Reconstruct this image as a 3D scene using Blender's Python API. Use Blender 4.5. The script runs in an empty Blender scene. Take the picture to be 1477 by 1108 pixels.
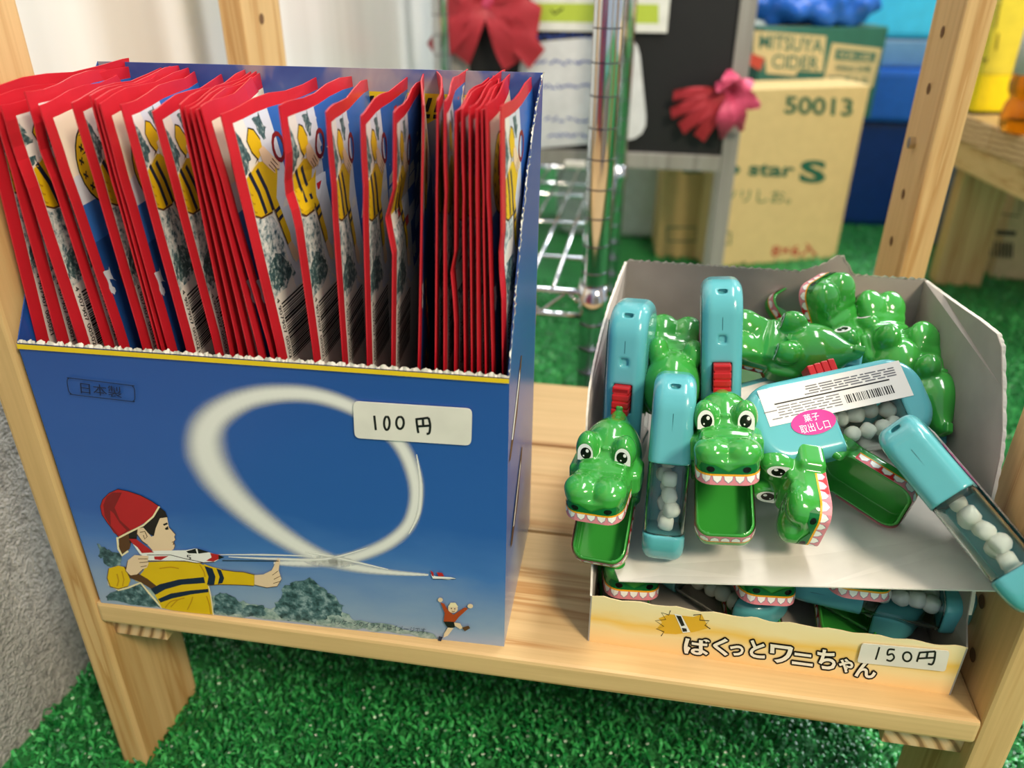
import bpy, bmesh, math, random
import numpy as np
from mathutils import Vector, Matrix
random.seed(7); rng = np.random.default_rng(7)
SC = bpy.context.scene; COL = SC.collection

# ------------------------------------------------------------------ camera (image taken as 1477 x 1108)
CX, CY, F = 738.5, 554.0, 1158.38
M = np.array([[0.9855, 0.0839, -0.1475], [0.1697, -0.4693, 0.8666], [0.0035, -0.8790, -0.4767]])
u_, _, v_ = np.linalg.svd(M); M = u_ @ v_
CAM = np.array([0.0, -0.3097, 0.4915])
ZS = 0.1499                                    # top of the shelf board above the floor
cd = bpy.data.cameras.new('camera'); cam = bpy.data.objects.new('camera', cd); COL.objects.link(cam)
cd.sensor_width = 36; cd.lens = F / 1477 * 36; cd.clip_start = 0.01
cam.matrix_world = Matrix(((M[0,0], -M[0,1], -M[0,2], CAM[0]), (M[1,0], -M[1,1], -M[1,2], CAM[1]), (M[2,0], -M[2,1], -M[2,2], CAM[2]), (0,0,0,1)))
cd.dof.use_dof = True; cd.dof.focus_distance = 0.42; cd.dof.aperture_fstop = 5.6
SC.camera = cam
SC.view_settings.view_transform = 'Standard'; SC.view_settings.look = 'None'
SC.view_settings.gamma = 1; SC.view_settings.use_curve_mapping = False
SC.view_settings.exposure = 0.26

# ------------------------------------------------------------------ world and lights
w = bpy.data.worlds.new('world'); SC.world = w; w.use_nodes = True
w.node_tree.nodes['Background'].inputs[0].default_value = (0.83, 0.92, 1.0, 1)
w.node_tree.nodes['Background'].inputs[1].default_value = 0.54
def area(name, loc, target, size, size_y, power, col):
    l = bpy.data.lights.new(name, 'AREA'); l.shape = 'RECTANGLE'; l.size = size; l.size_y = size_y
    l.energy = power; l.color = col
    o = bpy.data.objects.new(name, l); COL.objects.link(o); o.location = loc
    o.rotation_euler = (Vector(target) - Vector(loc)).to_track_quat('-Z', 'Y').to_euler()
    return o
area('window_light', (1.5, 2.3, 1.9), (0, 0.2, 0.2), 1.6, 1.2, 105, (0.90, 0.96, 1.0))
area('ceiling_tube_light', (0.35, 0.35, 2.3), (0.35, 0.35, 0), 0.25, 1.3, 22, (1.0, 0.97, 0.92))
area('ceiling_lamp_light', (1.15, -1.15, 1.9), (-0.2, 0.0, 0.1), 0.45, 0.45, 42, (1.0, 0.84, 0.62))

# ------------------------------------------------------------------ helpers
def ray(px, py): return M @ np.array([(px - CX) / F, (py - CY) / F, 1.0])
def onZ(px, py, z): r = ray(px, py); return CAM + (z - CAM[2]) / r[2] * r
def onY(px, py, y): r = ray(px, py); return CAM + (y - CAM[1]) / r[1] * r
def onX(px, py, x): r = ray(px, py); return CAM + (x - CAM[0]) / r[0] * r
def lin(h):
    h = h.lstrip('#'); c = [int(h[i:i+2], 16) / 255 for i in (0, 2, 4)]
    return tuple(x / 12.92 if x <= .04045 else ((x + .055) / 1.055) ** 2.4 for x in c) + (1,)
def mesh(name, verts, faces, mats=None, fm=None, smooth=False):
    me = bpy.data.meshes.new(name); me.from_pydata([tuple(map(float, v)) for v in verts], [], [tuple(map(int, f)) for f in faces])
    if mats is not None:
        for m in (mats if isinstance(mats, (list, tuple)) else [mats]): me.materials.append(m)
    if fm is not None: me.polygons.foreach_set('material_index', list(map(int, fm)))
    if smooth: me.polygons.foreach_set('use_smooth', [True] * len(me.polygons))
    me.update(); return me
def link(name, me, parent=None, loc=None):
    o = bpy.data.objects.new(name, me); COL.objects.link(o)
    if parent is not None: o.parent = parent
    if loc is not None: o.location = loc
    return o
def tag(o, label=None, cat=None, group=None, kind=None):
    for k, v in (('label', label), ('category', cat), ('group', group), ('kind', kind)):
        if v: o[k] = v
    return o
def thing(name, label, cat, loc=(0, 0, 0), group=None):
    o = bpy.data.objects.new(name, None); COL.objects.link(o); o.location = loc; o.empty_display_size = .02
    return tag(o, label, cat, group)
class MB:
    """collects polygons; build() makes ONE mesh object (world coordinates, moved under the parent's origin)"""
    def __init__(s): s.v = []; s.f = []; s.m = []
    def add(s, vs, fs, m=0):
        b = len(s.v); s.v += [tuple(v) for v in vs]; s.f += [tuple(i + b for i in f) for f in fs]; s.m += [m] * len(fs)
    def box(s, lo, hi, bev=0, m=0, R=None, o=None):
        bm = bmesh.new(); bmesh.ops.create_cube(bm, size=1)
        c = [(a + b) / 2 for a, b in zip(lo, hi)]; d = [b - a for a, b in zip(lo, hi)]
        for v in bm.verts: v.co = Vector((c[0] + v.co.x * d[0], c[1] + v.co.y * d[1], c[2] + v.co.z * d[2]))
        if bev: bmesh.ops.bevel(bm, geom=bm.edges[:], offset=bev, segments=2, affect='EDGES', profile=.6)
        vs = [np.array(v.co) for v in bm.verts]
        if R is not None: vs = [np.array(o) + R @ v for v in vs]
        bm.verts.index_update(); s.add(vs, [[v.index for v in f.verts] for f in bm.faces], m); bm.free()
    def tube(s, pts, r, n=8, m=0, cap=True):
        pts = [np.array(p, float) for p in pts]; rs = r if isinstance(r, (list, tuple)) else [r] * len(pts)
        rings = []; up = None
        for i, p in enumerate(pts):
            t = pts[min(i + 1, len(pts) - 1)] - pts[max(i - 1, 0)]; t /= np.linalg.norm(t) + 1e-12
            if up is None:
                up = np.array([0, 0, 1.]) if abs(t[2]) < .9 else np.array([1., 0, 0])
            a = np.cross(t, up); a /= np.linalg.norm(a); up = np.cross(a, t)
            rings.append([p + rs[i] * (math.cos(2 * math.pi * k / n) * a + math.sin(2 * math.pi * k / n) * up) for k in range(n)])
        vs = [v for q in rings for v in q]; fs = []
        for i in range(len(pts) - 1):
            for k in range(n):
                k2 = (k + 1) % n; fs.append((i * n + k, i * n + k2, (i + 1) * n + k2, (i + 1) * n + k))
        if cap: fs.append(tuple(range(n))[::-1]); fs.append(tuple((len(pts) - 1) * n + k for k in range(n)))
        s.add(vs, fs, m)
    def lathe(s, prof, c, n=32, m=0):
        vs = []; fs = []
        for r, z in prof:
            for k in range(n): vs.append((c[0] + r * math.cos(2 * math.pi * k / n), c[1] + r * math.sin(2 * math.pi * k / n), c[2] + z))
        for i in range(len(prof) - 1):
            for k in range(n):
                k2 = (k + 1) % n; fs.append((i * n + k, i * n + k2, (i + 1) * n + k2, (i + 1) * n + k))
        fs.append(tuple(range(n))[::-1]); fs.append(tuple((len(prof) - 1) * n + k for k in range(n)))
        s.add(vs, fs, m)
    def slab(s, pts, n, t, m=0):
        """flat polygon pts (3d, any outline) thickened by t along -n"""
        n = np.array(n, float); n /= np.linalg.norm(n); pts = [np.array(p, float) for p in pts]; k = len(pts)
        tri = tess(pts, n)
        s.add(pts + [p - n * t for p in pts], [tuple(f) for f in tri] + [tuple(i + k for i in f[::-1]) for f in tri]
              + [(i, i + k, (i + 1) % k + k, (i + 1) % k) for i in range(k)], m)
    def build(s, name, mats, parent=None, smooth=False, kind=None, label=None):
        off = np.array(parent.matrix_world.translation if parent and not parent.parent else (0, 0, 0)) if parent else np.zeros(3)
        p = parent
        off = np.zeros(3)
        while p is not None: off = off + np.array(p.location); p = p.parent
        me = mesh(name, [np.array(v) - off for v in s.v], s.f, mats, s.m, smooth)
        bm = bmesh.new(); bm.from_mesh(me); bmesh.ops.recalc_face_normals(bm, faces=bm.faces) ; bm.to_mesh(me); bm.free()
        o = link(name, me, parent)
        if kind: o['kind'] = kind
        if label: o['label'] = label
        return o
def tess(pts, n=None):
    from mathutils.geometry import tessellate_polygon
    t = tessellate_polygon([[Vector(p) for p in pts]])
    if n is None: return t
    out = []
    for f in t:
        a, b, c = (np.array(pts[i]) for i in f)
        out.append(tuple(f) if np.cross(b - a, c - a) @ n >= 0 else tuple(f)[::-1])
    return out
def rotz(a): c, s = math.cos(a), math.sin(a); return np.array([[c, -s, 0], [s, c, 0], [0, 0, 1]])

# ------------------------------------------------------------------ materials
MATS = {}
class NT:
    def __init__(s, name):
        s.m = bpy.data.materials.new(name); s.m.use_nodes = True; s.t = s.m.node_tree; s.b = s.t.nodes['Principled BSDF']
    def n(s, typ, **kw):
        q = s.t.nodes.new(typ)
        for k, v in kw.items(): setattr(q, k, v)
        return q
    def l(s, a, b): s.t.links.new(a, b)
    def set(s, **kw):
        for k, v in kw.items(): s.b.inputs[k.replace('_', ' ')].default_value = v
    def coord(s, scale=(1, 1, 1), rot=(0, 0, 0), out='Object'):
        c = s.n('ShaderNodeTexCoord'); mp = s.n('ShaderNodeMapping'); mp.inputs['Scale'].default_value = scale; mp.inputs['Rotation'].default_value = rot
        s.l(c.outputs[out], mp.inputs[0]); return mp.outputs[0]
    def noise(s, vec, scale, detail=3, rough=.5, dist=0):
        q = s.n('ShaderNodeTexNoise'); q.inputs['Scale'].default_value = scale; q.inputs['Detail'].default_value = detail
        q.inputs['Roughness'].default_value = rough; q.inputs['Distortion'].default_value = dist
        if vec is not None: s.l(vec, q.inputs['Vector'])
        return q
    def ramp(s, fac, stops, interp='LINEAR'):
        q = s.n('ShaderNodeValToRGB'); q.color_ramp.interpolation = interp; e = q.color_ramp.elements
        while len(e) < len(stops): e.new(.5)
        for el, (p, c) in zip(e, stops): el.position = p; el.color = c
        s.l(fac, q.inputs[0]); return q.outputs[0]
    def mix(s, fac, a, b, mode='MIX'):
        q = s.n('ShaderNodeMix', data_type='RGBA', blend_type=mode)
        for i, x in ((0, fac), (6, a), (7, b)):
            if hasattr(x, 'is_linked'): s.l(x, q.inputs[i])
            else: q.inputs[i].default_value = x
        return q.outputs[2]
    def base(s, c): s.l(c, s.b.inputs['Base Color'])
    def bump(s, h, strength=.3, dist=.001):
        q = s.n('ShaderNodeBump'); q.inputs['Strength'].default_value = strength; q.inputs['Distance'].default_value = dist
        s.l(h, q.inputs['Height']); s.l(q.outputs[0], s.b.inputs['Normal'])
def plain(name, col, rough=.5, metal=0, spec=.5, coat=0, trans=0, var=.06, ior=1.45):
    if name in MATS: return MATS[name]
    t = NT(name); c = lin(col) if isinstance(col, str) else col
    t.set(Base_Color=c, Roughness=rough, Metallic=metal, Coat_Weight=coat, Transmission_Weight=trans, IOR=ior)
    t.b.inputs['Specular IOR Level'].default_value = spec
    if var:
        nz = t.noise(t.coord(), 60, 2); t.base(t.ramp(nz.outputs[0], [(.3, tuple(x * (1 - var) for x in c[:3]) + (1,)), (.7, tuple(min(1, x * (1 + var)) for x in c[:3]) + (1,))]))
    MATS[name] = t.m; return t.m
def wood(name, axis, light='#e0bd86', dark='#bd8c52', seed=0, pale=False):
    t = NT(name); sc = [1, 1, 1]; sc['XYZ'.index(axis)] = .035
    v = t.coord(tuple(sc)); ob = t.n('ShaderNodeObjectInfo')
    add = t.n('ShaderNodeVectorMath', operation='ADD'); t.l(v, add.inputs[0])
    cmb = t.n('ShaderNodeCombineXYZ'); mul = t.n('ShaderNodeMath', operation='MULTIPLY'); t.l(ob.outputs['Random'], mul.inputs[0]); mul.inputs[1].default_value = 13
    for i in range(3): t.l(mul.outputs[0], cmb.inputs[i])
    t.l(cmb.outputs[0], add.inputs[1])
    n1 = t.noise(add.outputs[0], 55, 4, .55, .6); n2 = t.noise(add.outputs[0], 240, 3, .6); n3 = t.noise(add.outputs[0], 14, 2)
    L, D = lin(light), lin(dark); mid = tuple((a * .55 + b * .45) for a, b in zip(L, D))
    c1 = t.ramp(n1.outputs[0], [(.32, L), (.52, L), (.58, mid), (.63, D), (.66, L)])
    c2 = t.ramp(n2.outputs[0], [(.3, (.86, .84, .80, 1)), (.7, (1, 1, 1, 1))])
    c3 = t.ramp(n3.outputs[0], [(.3, (.92, .90, .88, 1)), (.7, (1, 1, 1, 1))])
    t.base(t.mix(1, t.mix(1, c1, c2, 'MULTIPLY'), c3, 'MULTIPLY')); t.set(Roughness=.48); t.bump(n2.outputs[0], .12, .0004)
    MATS[name] = t.m; return t.m
def endgrain(name):
    t = NT(name); v = t.coord((1, 1, 1)); wv = t.n('ShaderNodeTexWave', wave_type='RINGS', rings_direction='Y')
    wv.inputs['Scale'].default_value = 45; wv.inputs['Distortion'].default_value = 3; t.l(v, wv.inputs[0])
    t.base(t.ramp(wv.outputs['Fac'], [(.2, lin('#d8b78c')), (.75, lin('#c39a6a')), (.95, lin('#8d6a45'))])); t.set(Roughness=.7)
    MATS[name] = t.m; return t.m
WX = wood('pine_along_x', 'X'); WY = wood('pine_along_y', 'Y'); WZ = wood('pine_along_z', 'Z', '#d9b47c', '#bf9156')
END = endgrain('pine_end_grain')
RED = plain('packet_red', '#c4202d', .34, spec=.5, var=.05)

# =================================================================== THE SETTING
def mat_turf_base():
    t = NT('turf_green'); v = t.coord(); a = t.noise(v, 380, 3, .6); b = t.noise(v, 9, 3)
    c = t.mix(1, t.ramp(a.outputs[0], [(.3, lin('#0b5a24')), (.7, lin('#2fa04c'))]), t.ramp(b.outputs[0], [(.3, (.82, .82, .82, 1)), (.7, (1, 1, 1, 1))]), 'MULTIPLY')
    t.base(c); t.set(Roughness=.6); t.bump(a.outputs[0], .9, .003); return t.m
def mat_blade():
    t = NT('turf_blade'); g = t.n('ShaderNodeNewGeometry')
    t.base(t.ramp(g.outputs['Random Per Island'], [(0, lin('#0b5224')), (.5, lin('#1b7c37')), (1, lin('#4ab660'))])); t.set(Roughness=.26); return t.m
def mat_plaster():
    t = NT('rough_plaster'); v = t.coord(); a = t.noise(v, 190, 4, .7, 0); b = t.noise(v, 430, 3, .6)
    t.base(t.ramp(a.outputs[0], [(.32, lin('#a29e98')), (.5, lin('#dcd8d0')), (.8, lin('#ece8e0'))])); t.set(Roughness=.85)
    ad = t.n('ShaderNodeMath', operation='ADD'); t.l(a.outputs[0], ad.inputs[0]); t.l(b.outputs[0], ad.inputs[1]); t.bump(ad.outputs[0], 1.0, .012); return t.m
def mat_panel():
    t = NT('brushed_panel'); v = t.coord((1, 1, .05)); a = t.noise(v, 13, 3)
    t.base(t.ramp(a.outputs[0], [(.3, lin('#e0dcd5')), (.7, lin('#f4f1ec'))])); t.set(Roughness=.25, Metallic=.12); return t.m
b = MB(); b.box((-.46, -.9, -.02), (1.6, 2.2, 0)); fl = b.build('floor', mat_turf_base(), kind='structure'); tag(fl, 'green artificial turf mat covering the floor', 'floor')
b = MB()
N1, N2 = 46, 40      # uneven plaster face
gy = np.linspace(-.9, 2.2, 120); gz = np.linspace(0, 2.2, 70)
vs = [(-.40 + .004 * math.sin(7 * y + 3 * z) + .002 * math.sin(31 * y + 17 * z), y, z) for y in gy for z in gz]
nz_ = len(gz); fs = [(i * nz_ + j, (i + 1) * nz_ + j, (i + 1) * nz_ + j + 1, i * nz_ + j + 1) for i in range(len(gy) - 1) for j in range(nz_ - 1)]
b.add(vs, fs); b.box((-.47, -.9, 0), (-.41, 2.2, 2.2)); o = b.build('wall_left', mat_plaster(), kind='structure', smooth=True); tag(o, 'rough grey plaster wall beside the wooden shelf', 'wall')
b = MB(); b.box((-.392, .13, .02), (-.380, 1.20, 1.6), .001); o = b.build('wall_panel', mat_panel(), kind='structure'); tag(o, 'smooth pale metal wall panel behind the shelf', 'wall panel')
b = MB(); b.box((-.46, 2.2, 0), (1.6, 2.26, 2.2)); o = b.build('wall_back', plain('back_wall_paint', '#d9dde0', .7), kind='structure'); tag(o, 'pale painted wall at the far end', 'wall')

# turf blades: short curled plastic loops
def turf():
    def field(x0, x1, y0, y1, dens, s):
        n = int((x1 - x0) * (y1 - y0) * dens); return np.column_stack([rng.uniform(x0, x1, n), rng.uniform(y0, y1, n), np.full(n, s)])
    P = np.vstack([field(-.395, .42, -.14, .36, 70000, 1.5), field(-.34, .62, .36, .95, 30000, 1.5), field(.0, .8, .95, 1.4, 9000, 1.6)])
    n = len(P); a = rng.uniform(0, 2 * math.pi, n); ln = P[:, 2] * rng.uniform(.0034, .0056, n); wd = P[:, 2] * rng.uniform(.0010, .0015, n); ht = P[:, 2] * rng.uniform(.003, .0058, n)
    dx = np.stack([np.cos(a), np.sin(a), 0 * a], 1); nx = np.stack([-np.sin(a), np.cos(a), 0 * a], 1); up = np.array([0, 0, 1.])
    prof = [(-.5, .0), (-.34, .75), (.1, 1.0), (.5, .45)]
    V = np.zeros((n, 8, 3)); base = np.column_stack([P[:, :2], np.zeros(n)])
    lean = rng.uniform(-.5, .5, n)
    for i, (s_, h_) in enumerate(prof):
        c = base + dx * (s_ * ln)[:, None] + up * (h_ * ht)[:, None] + nx * (lean * h_ * ht)[:, None]
        V[:, 2 * i] = c - nx * wd[:, None] / 2; V[:, 2 * i + 1] = c + nx * wd[:, None] / 2
    fq = np.array([(0, 1, 3, 2), (2, 3, 5, 4), (4, 5, 7, 6)])
    Fc = (np.arange(n)[:, None, None] * 8 + fq[None]).reshape(-1, 4)
    me = bpy.data.meshes.new('turf_pile'); me.vertices.add(n * 8); me.vertices.foreach_set('co', V.reshape(-1))
    me.loops.add(len(Fc) * 4); me.loops.foreach_set('vertex_index', Fc.reshape(-1).astype(np.int32))
    me.polygons.add(len(Fc)); me.polygons.foreach_set('loop_start', np.arange(0, len(Fc) * 4, 4, dtype=np.int32))
    me.polygons.foreach_set('use_smooth', np.ones(len(Fc), bool)); me.update(calc_edges=True); me.materials.append(mat_blade())
    tag(link('turf_pile', me), 'short curled green plastic pile of the turf mat', 'artificial turf', kind='stuff')
turf()

# =================================================================== THE WOODEN SHELF
XL, XR = -.303, .188                          # inner faces of the uprights
root = thing('wooden_shelf', 'low pine display shelf with drilled uprights carrying both toy boxes', 'shelf', (0, .16, 0))
hole_m = plain('hole_dark', '#6b4a2a', .8)
def upright(x0, x1, y0, y1, inner, holes):
    b = MB(); b.box((x0, y0, 0), (x1, y1, .78), .0022); o = b.build('upright', WZ, root)
    for (y, z) in holes:
        hb = MB(); xx = inner + (.0004 if inner == XL else -.0004)
        pts = [(xx, y + .0038 * math.cos(a), z + .0038 * math.sin(a)) for a in np.linspace(0, 2 * math.pi, 17)[:-1]]
        hb.add(pts, [tuple(range(16))]); hb.build('pin_hole', hole_m, o)
    return o
hz = [.21 + .045 * i for i in range(11)]
upright(-.321, XL, 0, .066, XL, [])
upright(-.321, XL, .291, .358, XL, [tuple(onX(377, 27, XL)[1:]), (onX(377, 27, XL)[1], onX(377, 27, XL)[2] - .045)])
upright(XR, .206, 0, .066, XR, [(onX(1417, 868, XR)[1], onX(1417, 868, XR)[2]), (onX(1404, 945, XR)[1], onX(1404, 945, XR)[2])])
pins = [onX(px, py, XR) for px, py in ((1360, 46), (1340, 128), (1303, 280), (1286, 348))]
orb = upright(XR, .206, .291, .358, XR, [tuple(p[1:]) for p in pins])
pm = onX(1319, 206, XR)
b = MB(); b.tube([(pm[0] + .004, pm[1], pm[2]), (pm[0] - .004, pm[1], pm[2])], .0042, 14); b.build('shelf_pin', plain('steel_pin', '#c8bda8', .2, 1), root, smooth=False, label='small metal shelf pin')
for y0, y1 in ((0.0, .1105), (.1125, .2165), (.2185, .318)):
    b = MB(); b.box((XL, y0, ZS - .0155), (XR, y1, ZS), .0022); b.build('plank', WX, root)
for x0, x1 in ((XL, XL + .035), (XR - .040, XR)):
    b = MB(); b.box((x0, .008, ZS - .033), (x1, .300, ZS - .0157), .0008); b.v = b.v
    o = b.build('support_rail', [WY, END], root)
    for p in o.data.polygons:
        if abs(p.normal.y) > .9: p.material_index = 1

# =================================================================== PRINT HELPERS
class Plane:
    def __init__(s, p0, n): s.p0 = np.array(p0, float); s.n = np.array(n, float) / np.linalg.norm(n)
    def at(s, px, py, off=0):
        r = ray(px, py); t = ((s.p0 - CAM) @ s.n) / (r @ s.n); return CAM + t * r + s.n * off
def strip(pts, w):
    pts = [np.array(p, float) for p in pts]; ws = w if isinstance(w, (list, tuple, np.ndarray)) else [w] * len(pts); A = []; B = []
    for i, p in enumerate(pts):
        t = pts[min(i + 1, len(pts) - 1)] - pts[max(i - 1, 0)]; t /= np.linalg.norm(t) + 1e-12; n = np.array([-t[1], t[0]])
        A.append(p + n * ws[i] / 2); B.append(p - n * ws[i] / 2)
    return A, B
def smoothline(pts, k=6):
    pts = [np.array(p, float) for p in pts]; out = []
    for i in range(len(pts) - 1):
        p0, p1, p2, p3 = pts[max(i - 1, 0)], pts[i], pts[i + 1], pts[min(i + 2, len(pts) - 1)]
        for j in range(k):
            t = j / k; out.append(.5 * ((2 * p1) + (-p0 + p2) * t + (2 * p0 - 5 * p1 + 4 * p2 - p3) * t * t + (-p0 + 3 * p1 - 3 * p2 + p3) * t ** 3))
    return out + [pts[-1]]
def ellipse(c, rx, ry, n=20, a0=0): return [(c[0] + rx * math.cos(a + a0), c[1] + ry * math.sin(a + a0)) for a in np.linspace(0, 2 * math.pi, n + 1)[:-1]]
def jag(pts, amp, k=5, seed=1):
    r = random.Random(seed); out = []
    for i in range(len(pts)):
        a, b = np.array(pts[i], float), np.array(pts[(i + 1) % len(pts)], float)
        for j in range(k): out.append(a + (b - a) * j / k + np.array([r.uniform(-amp, amp), r.uniform(-amp, amp)]))
    return out
class Art:
    """flat print made of thin layered colour shapes; points are mapped by fn(x, y, offset)"""
    def __init__(s, step=.00006): s.L = []; s.step = step; s.lv = 0
    def poly(s, m, pts): s.lv += 1; s.L.append((m, [tuple(map(float, p)) for p in pts], None, s.lv)); return s
    def raw(s, m, vs, fs): s.lv += 1; s.L.append((m, [tuple(map(float, p)) for p in vs], fs, s.lv)); return s
    def stroke(s, m, pts, w, smooth=0):
        if smooth: pts = smoothline(pts, smooth)
        A, B = strip(pts, w); n = len(A)
        return s.raw(m, A + B, [(i, i + 1, n + i + 1, n + i) for i in range(n - 1)])
    def same(s): s.lv -= 1; return s
    def flat(s, cuts=()):
        """2d verts (x, y, level), faces, mats; cut along the lines x=c / y=c so that it can follow bends"""
        V = []; Fc = []; Mt = []
        for m, pts, fs, lv in s.L:
            if fs is None: fs = tess([(p[0], p[1], 0) for p in pts])
            if cuts:
                bm = bmesh.new(); vv = [bm.verts.new((p[0], p[1], 0)) for p in pts]
                for f in fs:
                    try: bm.faces.new([vv[i] for i in f])
                    except ValueError: pass
                for ax, c in cuts:
                    co = (c, 0, 0) if ax == 0 else (0, c, 0); no = (1, 0, 0) if ax == 0 else (0, 1, 0)
                    bmesh.ops.bisect_plane(bm, geom=bm.verts[:] + bm.edges[:] + bm.faces[:], plane_co=co, plane_no=no)
                bm.verts.index_update(); pts = [tuple(v.co[:2]) for v in bm.verts]; fs = [[v.index for v in f.verts] for f in bm.faces]; bm.free()
            b = len(V); V += [(p[0], p[1], lv) for p in pts]; Fc += [tuple(i + b for i in f) for f in fs]; Mt += [m] * len(fs)
        return V, Fc, Mt
    def build(s, name, fn, parent, local=False, cuts=()):
        V, Fc, Mt = s.flat(cuts); ms = []
        for m in Mt:
            if m not in ms: ms.append(m)
        W = [fn(x, y, s.step * lv) for x, y, lv in V]
        off = np.zeros(3)
        if not local:
            p = parent
            while p is not None: off = off + np.array(p.location); p = p.parent
        return link(name, mesh(name, [np.array(q) - off for q in W], Fc, ms, [ms.index(m) for m in Mt]), parent)
_tc = {}
def glyphs(body, off=0.0):
    if (body, off) in _tc: return _tc[(body, off)]
    cu = bpy.data.curves.new('t', 'FONT'); cu.body = body; cu.offset = off; cu.resolution_u = 3
    o = bpy.data.objects.new('t', cu); COL.objects.link(o); dg = bpy.context.evaluated_depsgraph_get()
    me = bpy.data.meshes.new_from_object(o.evaluated_get(dg)); vs = [(v.co.x, v.co.y) for v in me.vertices]; fs = [tuple(p.vertices) for p in me.polygons]
    bpy.data.objects.remove(o); bpy.data.curves.remove(cu); bpy.data.meshes.remove(me)
    _tc[(body, off)] = (vs, fs); return vs, fs
def text(art, m, body, p0, p1, up, off=0.0, ref=None):
    """writes body with its lower-left at p0, its lower-right at p1 and its height along up (all in the art's own 2d units)"""
    vs, fs = glyphs(body, off)
    if not vs: return
    rv = glyphs(body, ref if ref is not None else off)[0]
    x0, x1 = min(v[0] for v in rv), max(v[0] for v in rv); y0, y1 = min(v[1] for v in rv), max(v[1] for v in rv)
    p0, p1, up = np.array(p0, float), np.array(p1, float), np.array(up, float)
    art.raw(m, [p0 + (p1 - p0) * (v[0] - x0) / (x1 - x0) + up * (v[1] - y0) / max(y1 - y0, 1e-6) for v in vs], fs)
def rrect(c4, r=.12, k=4):
    """rounded quadrilateral through 4 corners"""
    c4 = [np.array(c, float) for c in c4]; out = []
    for i in range(4):
        p, a, b = c4[i], c4[i - 1], c4[(i + 1) % 4]; la, lb = np.linalg.norm(a - p), np.linalg.norm(b - p); d = r * min(la, lb)
        q0, q1 = p + (a - p) / la * d, p + (b - p) / lb * d
        for j in range(k + 1): t = j / k; out.append((1 - t) ** 2 * q0 + 2 * t * (1 - t) * p + t * t * q1)
    return out
def ink(name, col, rough=.45, spec=.4): return plain('print_' + name, col, rough, spec=spec, var=.03)
def soft(name, col, noise_scale=40):
    t = NT('print_' + name); uv = t.n('ShaderNodeUVMap'); sp = t.n('ShaderNodeSeparateXYZ'); t.l(uv.outputs[0], sp.inputs[0])
    # alpha falls off towards both edges of the strip (v = 0 and 1)
    a = t.n('ShaderNodeMath', operation='SUBTRACT'); t.l(sp.outputs[1], a.inputs[0]); a.inputs[1].default_value = .5
    ab = t.n('ShaderNodeMath', operation='ABSOLUTE'); t.l(a.outputs[0], ab.inputs[0])
    mr = t.n('ShaderNodeMapRange', interpolation_type='SMOOTHSTEP'); t.l(ab.outputs[0], mr.inputs[0]); mr.inputs[1].default_value = .5; mr.inputs[2].default_value = .06; mr.inputs[3].default_value = 0; mr.inputs[4].default_value = .96
    t.set(Base_Color=lin(col), Roughness=.45); t.l(mr.outputs[0], t.b.inputs['Alpha']); return t.m
def soft_strip(name, pts, ws, fn, m, parent, off):
    pl = smoothline(pts, 6); k = np.interp(np.linspace(0, len(pts) - 1, len(pl)), range(len(pts)), ws)
    A, B = strip(pl, list(k)); n = len(A); o3 = np.zeros(3); p = parent
    while p is not None: o3 = o3 + np.array(p.location); p = p.parent
    me = mesh(name, [fn(q[0], q[1], off) - o3 for q in A + B], [(i, i + 1, n + i + 1, n + i) for i in range(n - 1)], m)
    uv = me.uv_layers.new(name='UVMap')
    for li, lp in enumerate(me.loops): i = lp.vertex_index; uv.data[li].uv = ((i % n) / n, 0 if i < n else 1)
    return link(name, me, parent)

# =================================================================== BLUE TOY BOX
FBL, FBR = np.array([-.2985, .0006, ZS]), np.array([-.058, .0084, ZS])
fd = (FBR - FBL) / np.linalg.norm(FBR - FBL); fn_ = np.array([fd[1], -fd[0], 0])
front = Plane(FBL, fn_)
def mat_sky(name, z0, z1, stops, rough=.33, cloud=.25):
    t = NT(name); c = t.n('ShaderNodeTexCoord'); sp = t.n('ShaderNodeSeparateXYZ'); t.l(c.outputs['Object'], sp.inputs[0])
    nz = t.noise(t.coord((1, 1, 2.2)), 16, 4, .55, .3)
    ad = t.n('ShaderNodeMath', operation='MULTIPLY_ADD'); t.l(nz.outputs[0], ad.inputs[0]); ad.inputs[1].default_value = .035 * cloud * 4; t.l(sp.outputs[2], ad.inputs[2])
    mr = t.n('ShaderNodeMapRange'); t.l(ad.outputs[0], mr.inputs[0]); mr.inputs[1].default_value = z0 + .0175 * cloud * 4; mr.inputs[2].default_value = z1 + .0175 * cloud * 4
    t.base(t.ramp(mr.outputs[0], [(p, lin(h)) for p, h in stops])); t.set(Roughness=rough, Coat_Weight=.25, Coat_Roughness=.22); return t.m
SKY = mat_sky('box_sky_print', 0, .17, [(0, '#98a6bc'), (.12, '#8298ba'), (.30, '#4472b6'), (.45, '#2859a6'), (.75, '#2453a0'), (1, '#204c98')])
def mat_clouds():
    t = NT('box_cloud_print'); nz = t.noise(t.coord((1, 1, 1)), 17, 4, .55, .5)
    t.base(t.ramp(nz.outputs[0], [(.36, lin('#2a4a93')), (.44, lin('#3d5aa0')), (.53, lin('#958f9e')), (.70, lin('#b9aeb0'))])); t.set(Roughness=.4); return t.m
CLOUD = mat_clouds(); CARD = plain('raw_card', '#b3aaa0', .8); WCARD = plain('torn_white_card', '#ece6dc', .8); GREYIN = plain('grey_card_inside', '#9a938c', .75)
bb = thing('toy_display_box', 'tall blue cardboard display box with smoke ring picture, full of red packets', 'box', (-.18, .06, ZS))
ZT = .3192
T = .0006
def up3(p, z): return np.array([p[0], p[1], z])
FTL = front.at(26, 494); FTR = front.at(735, 545)
FTL[0] = max(FTL[0], -.3022)
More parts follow.
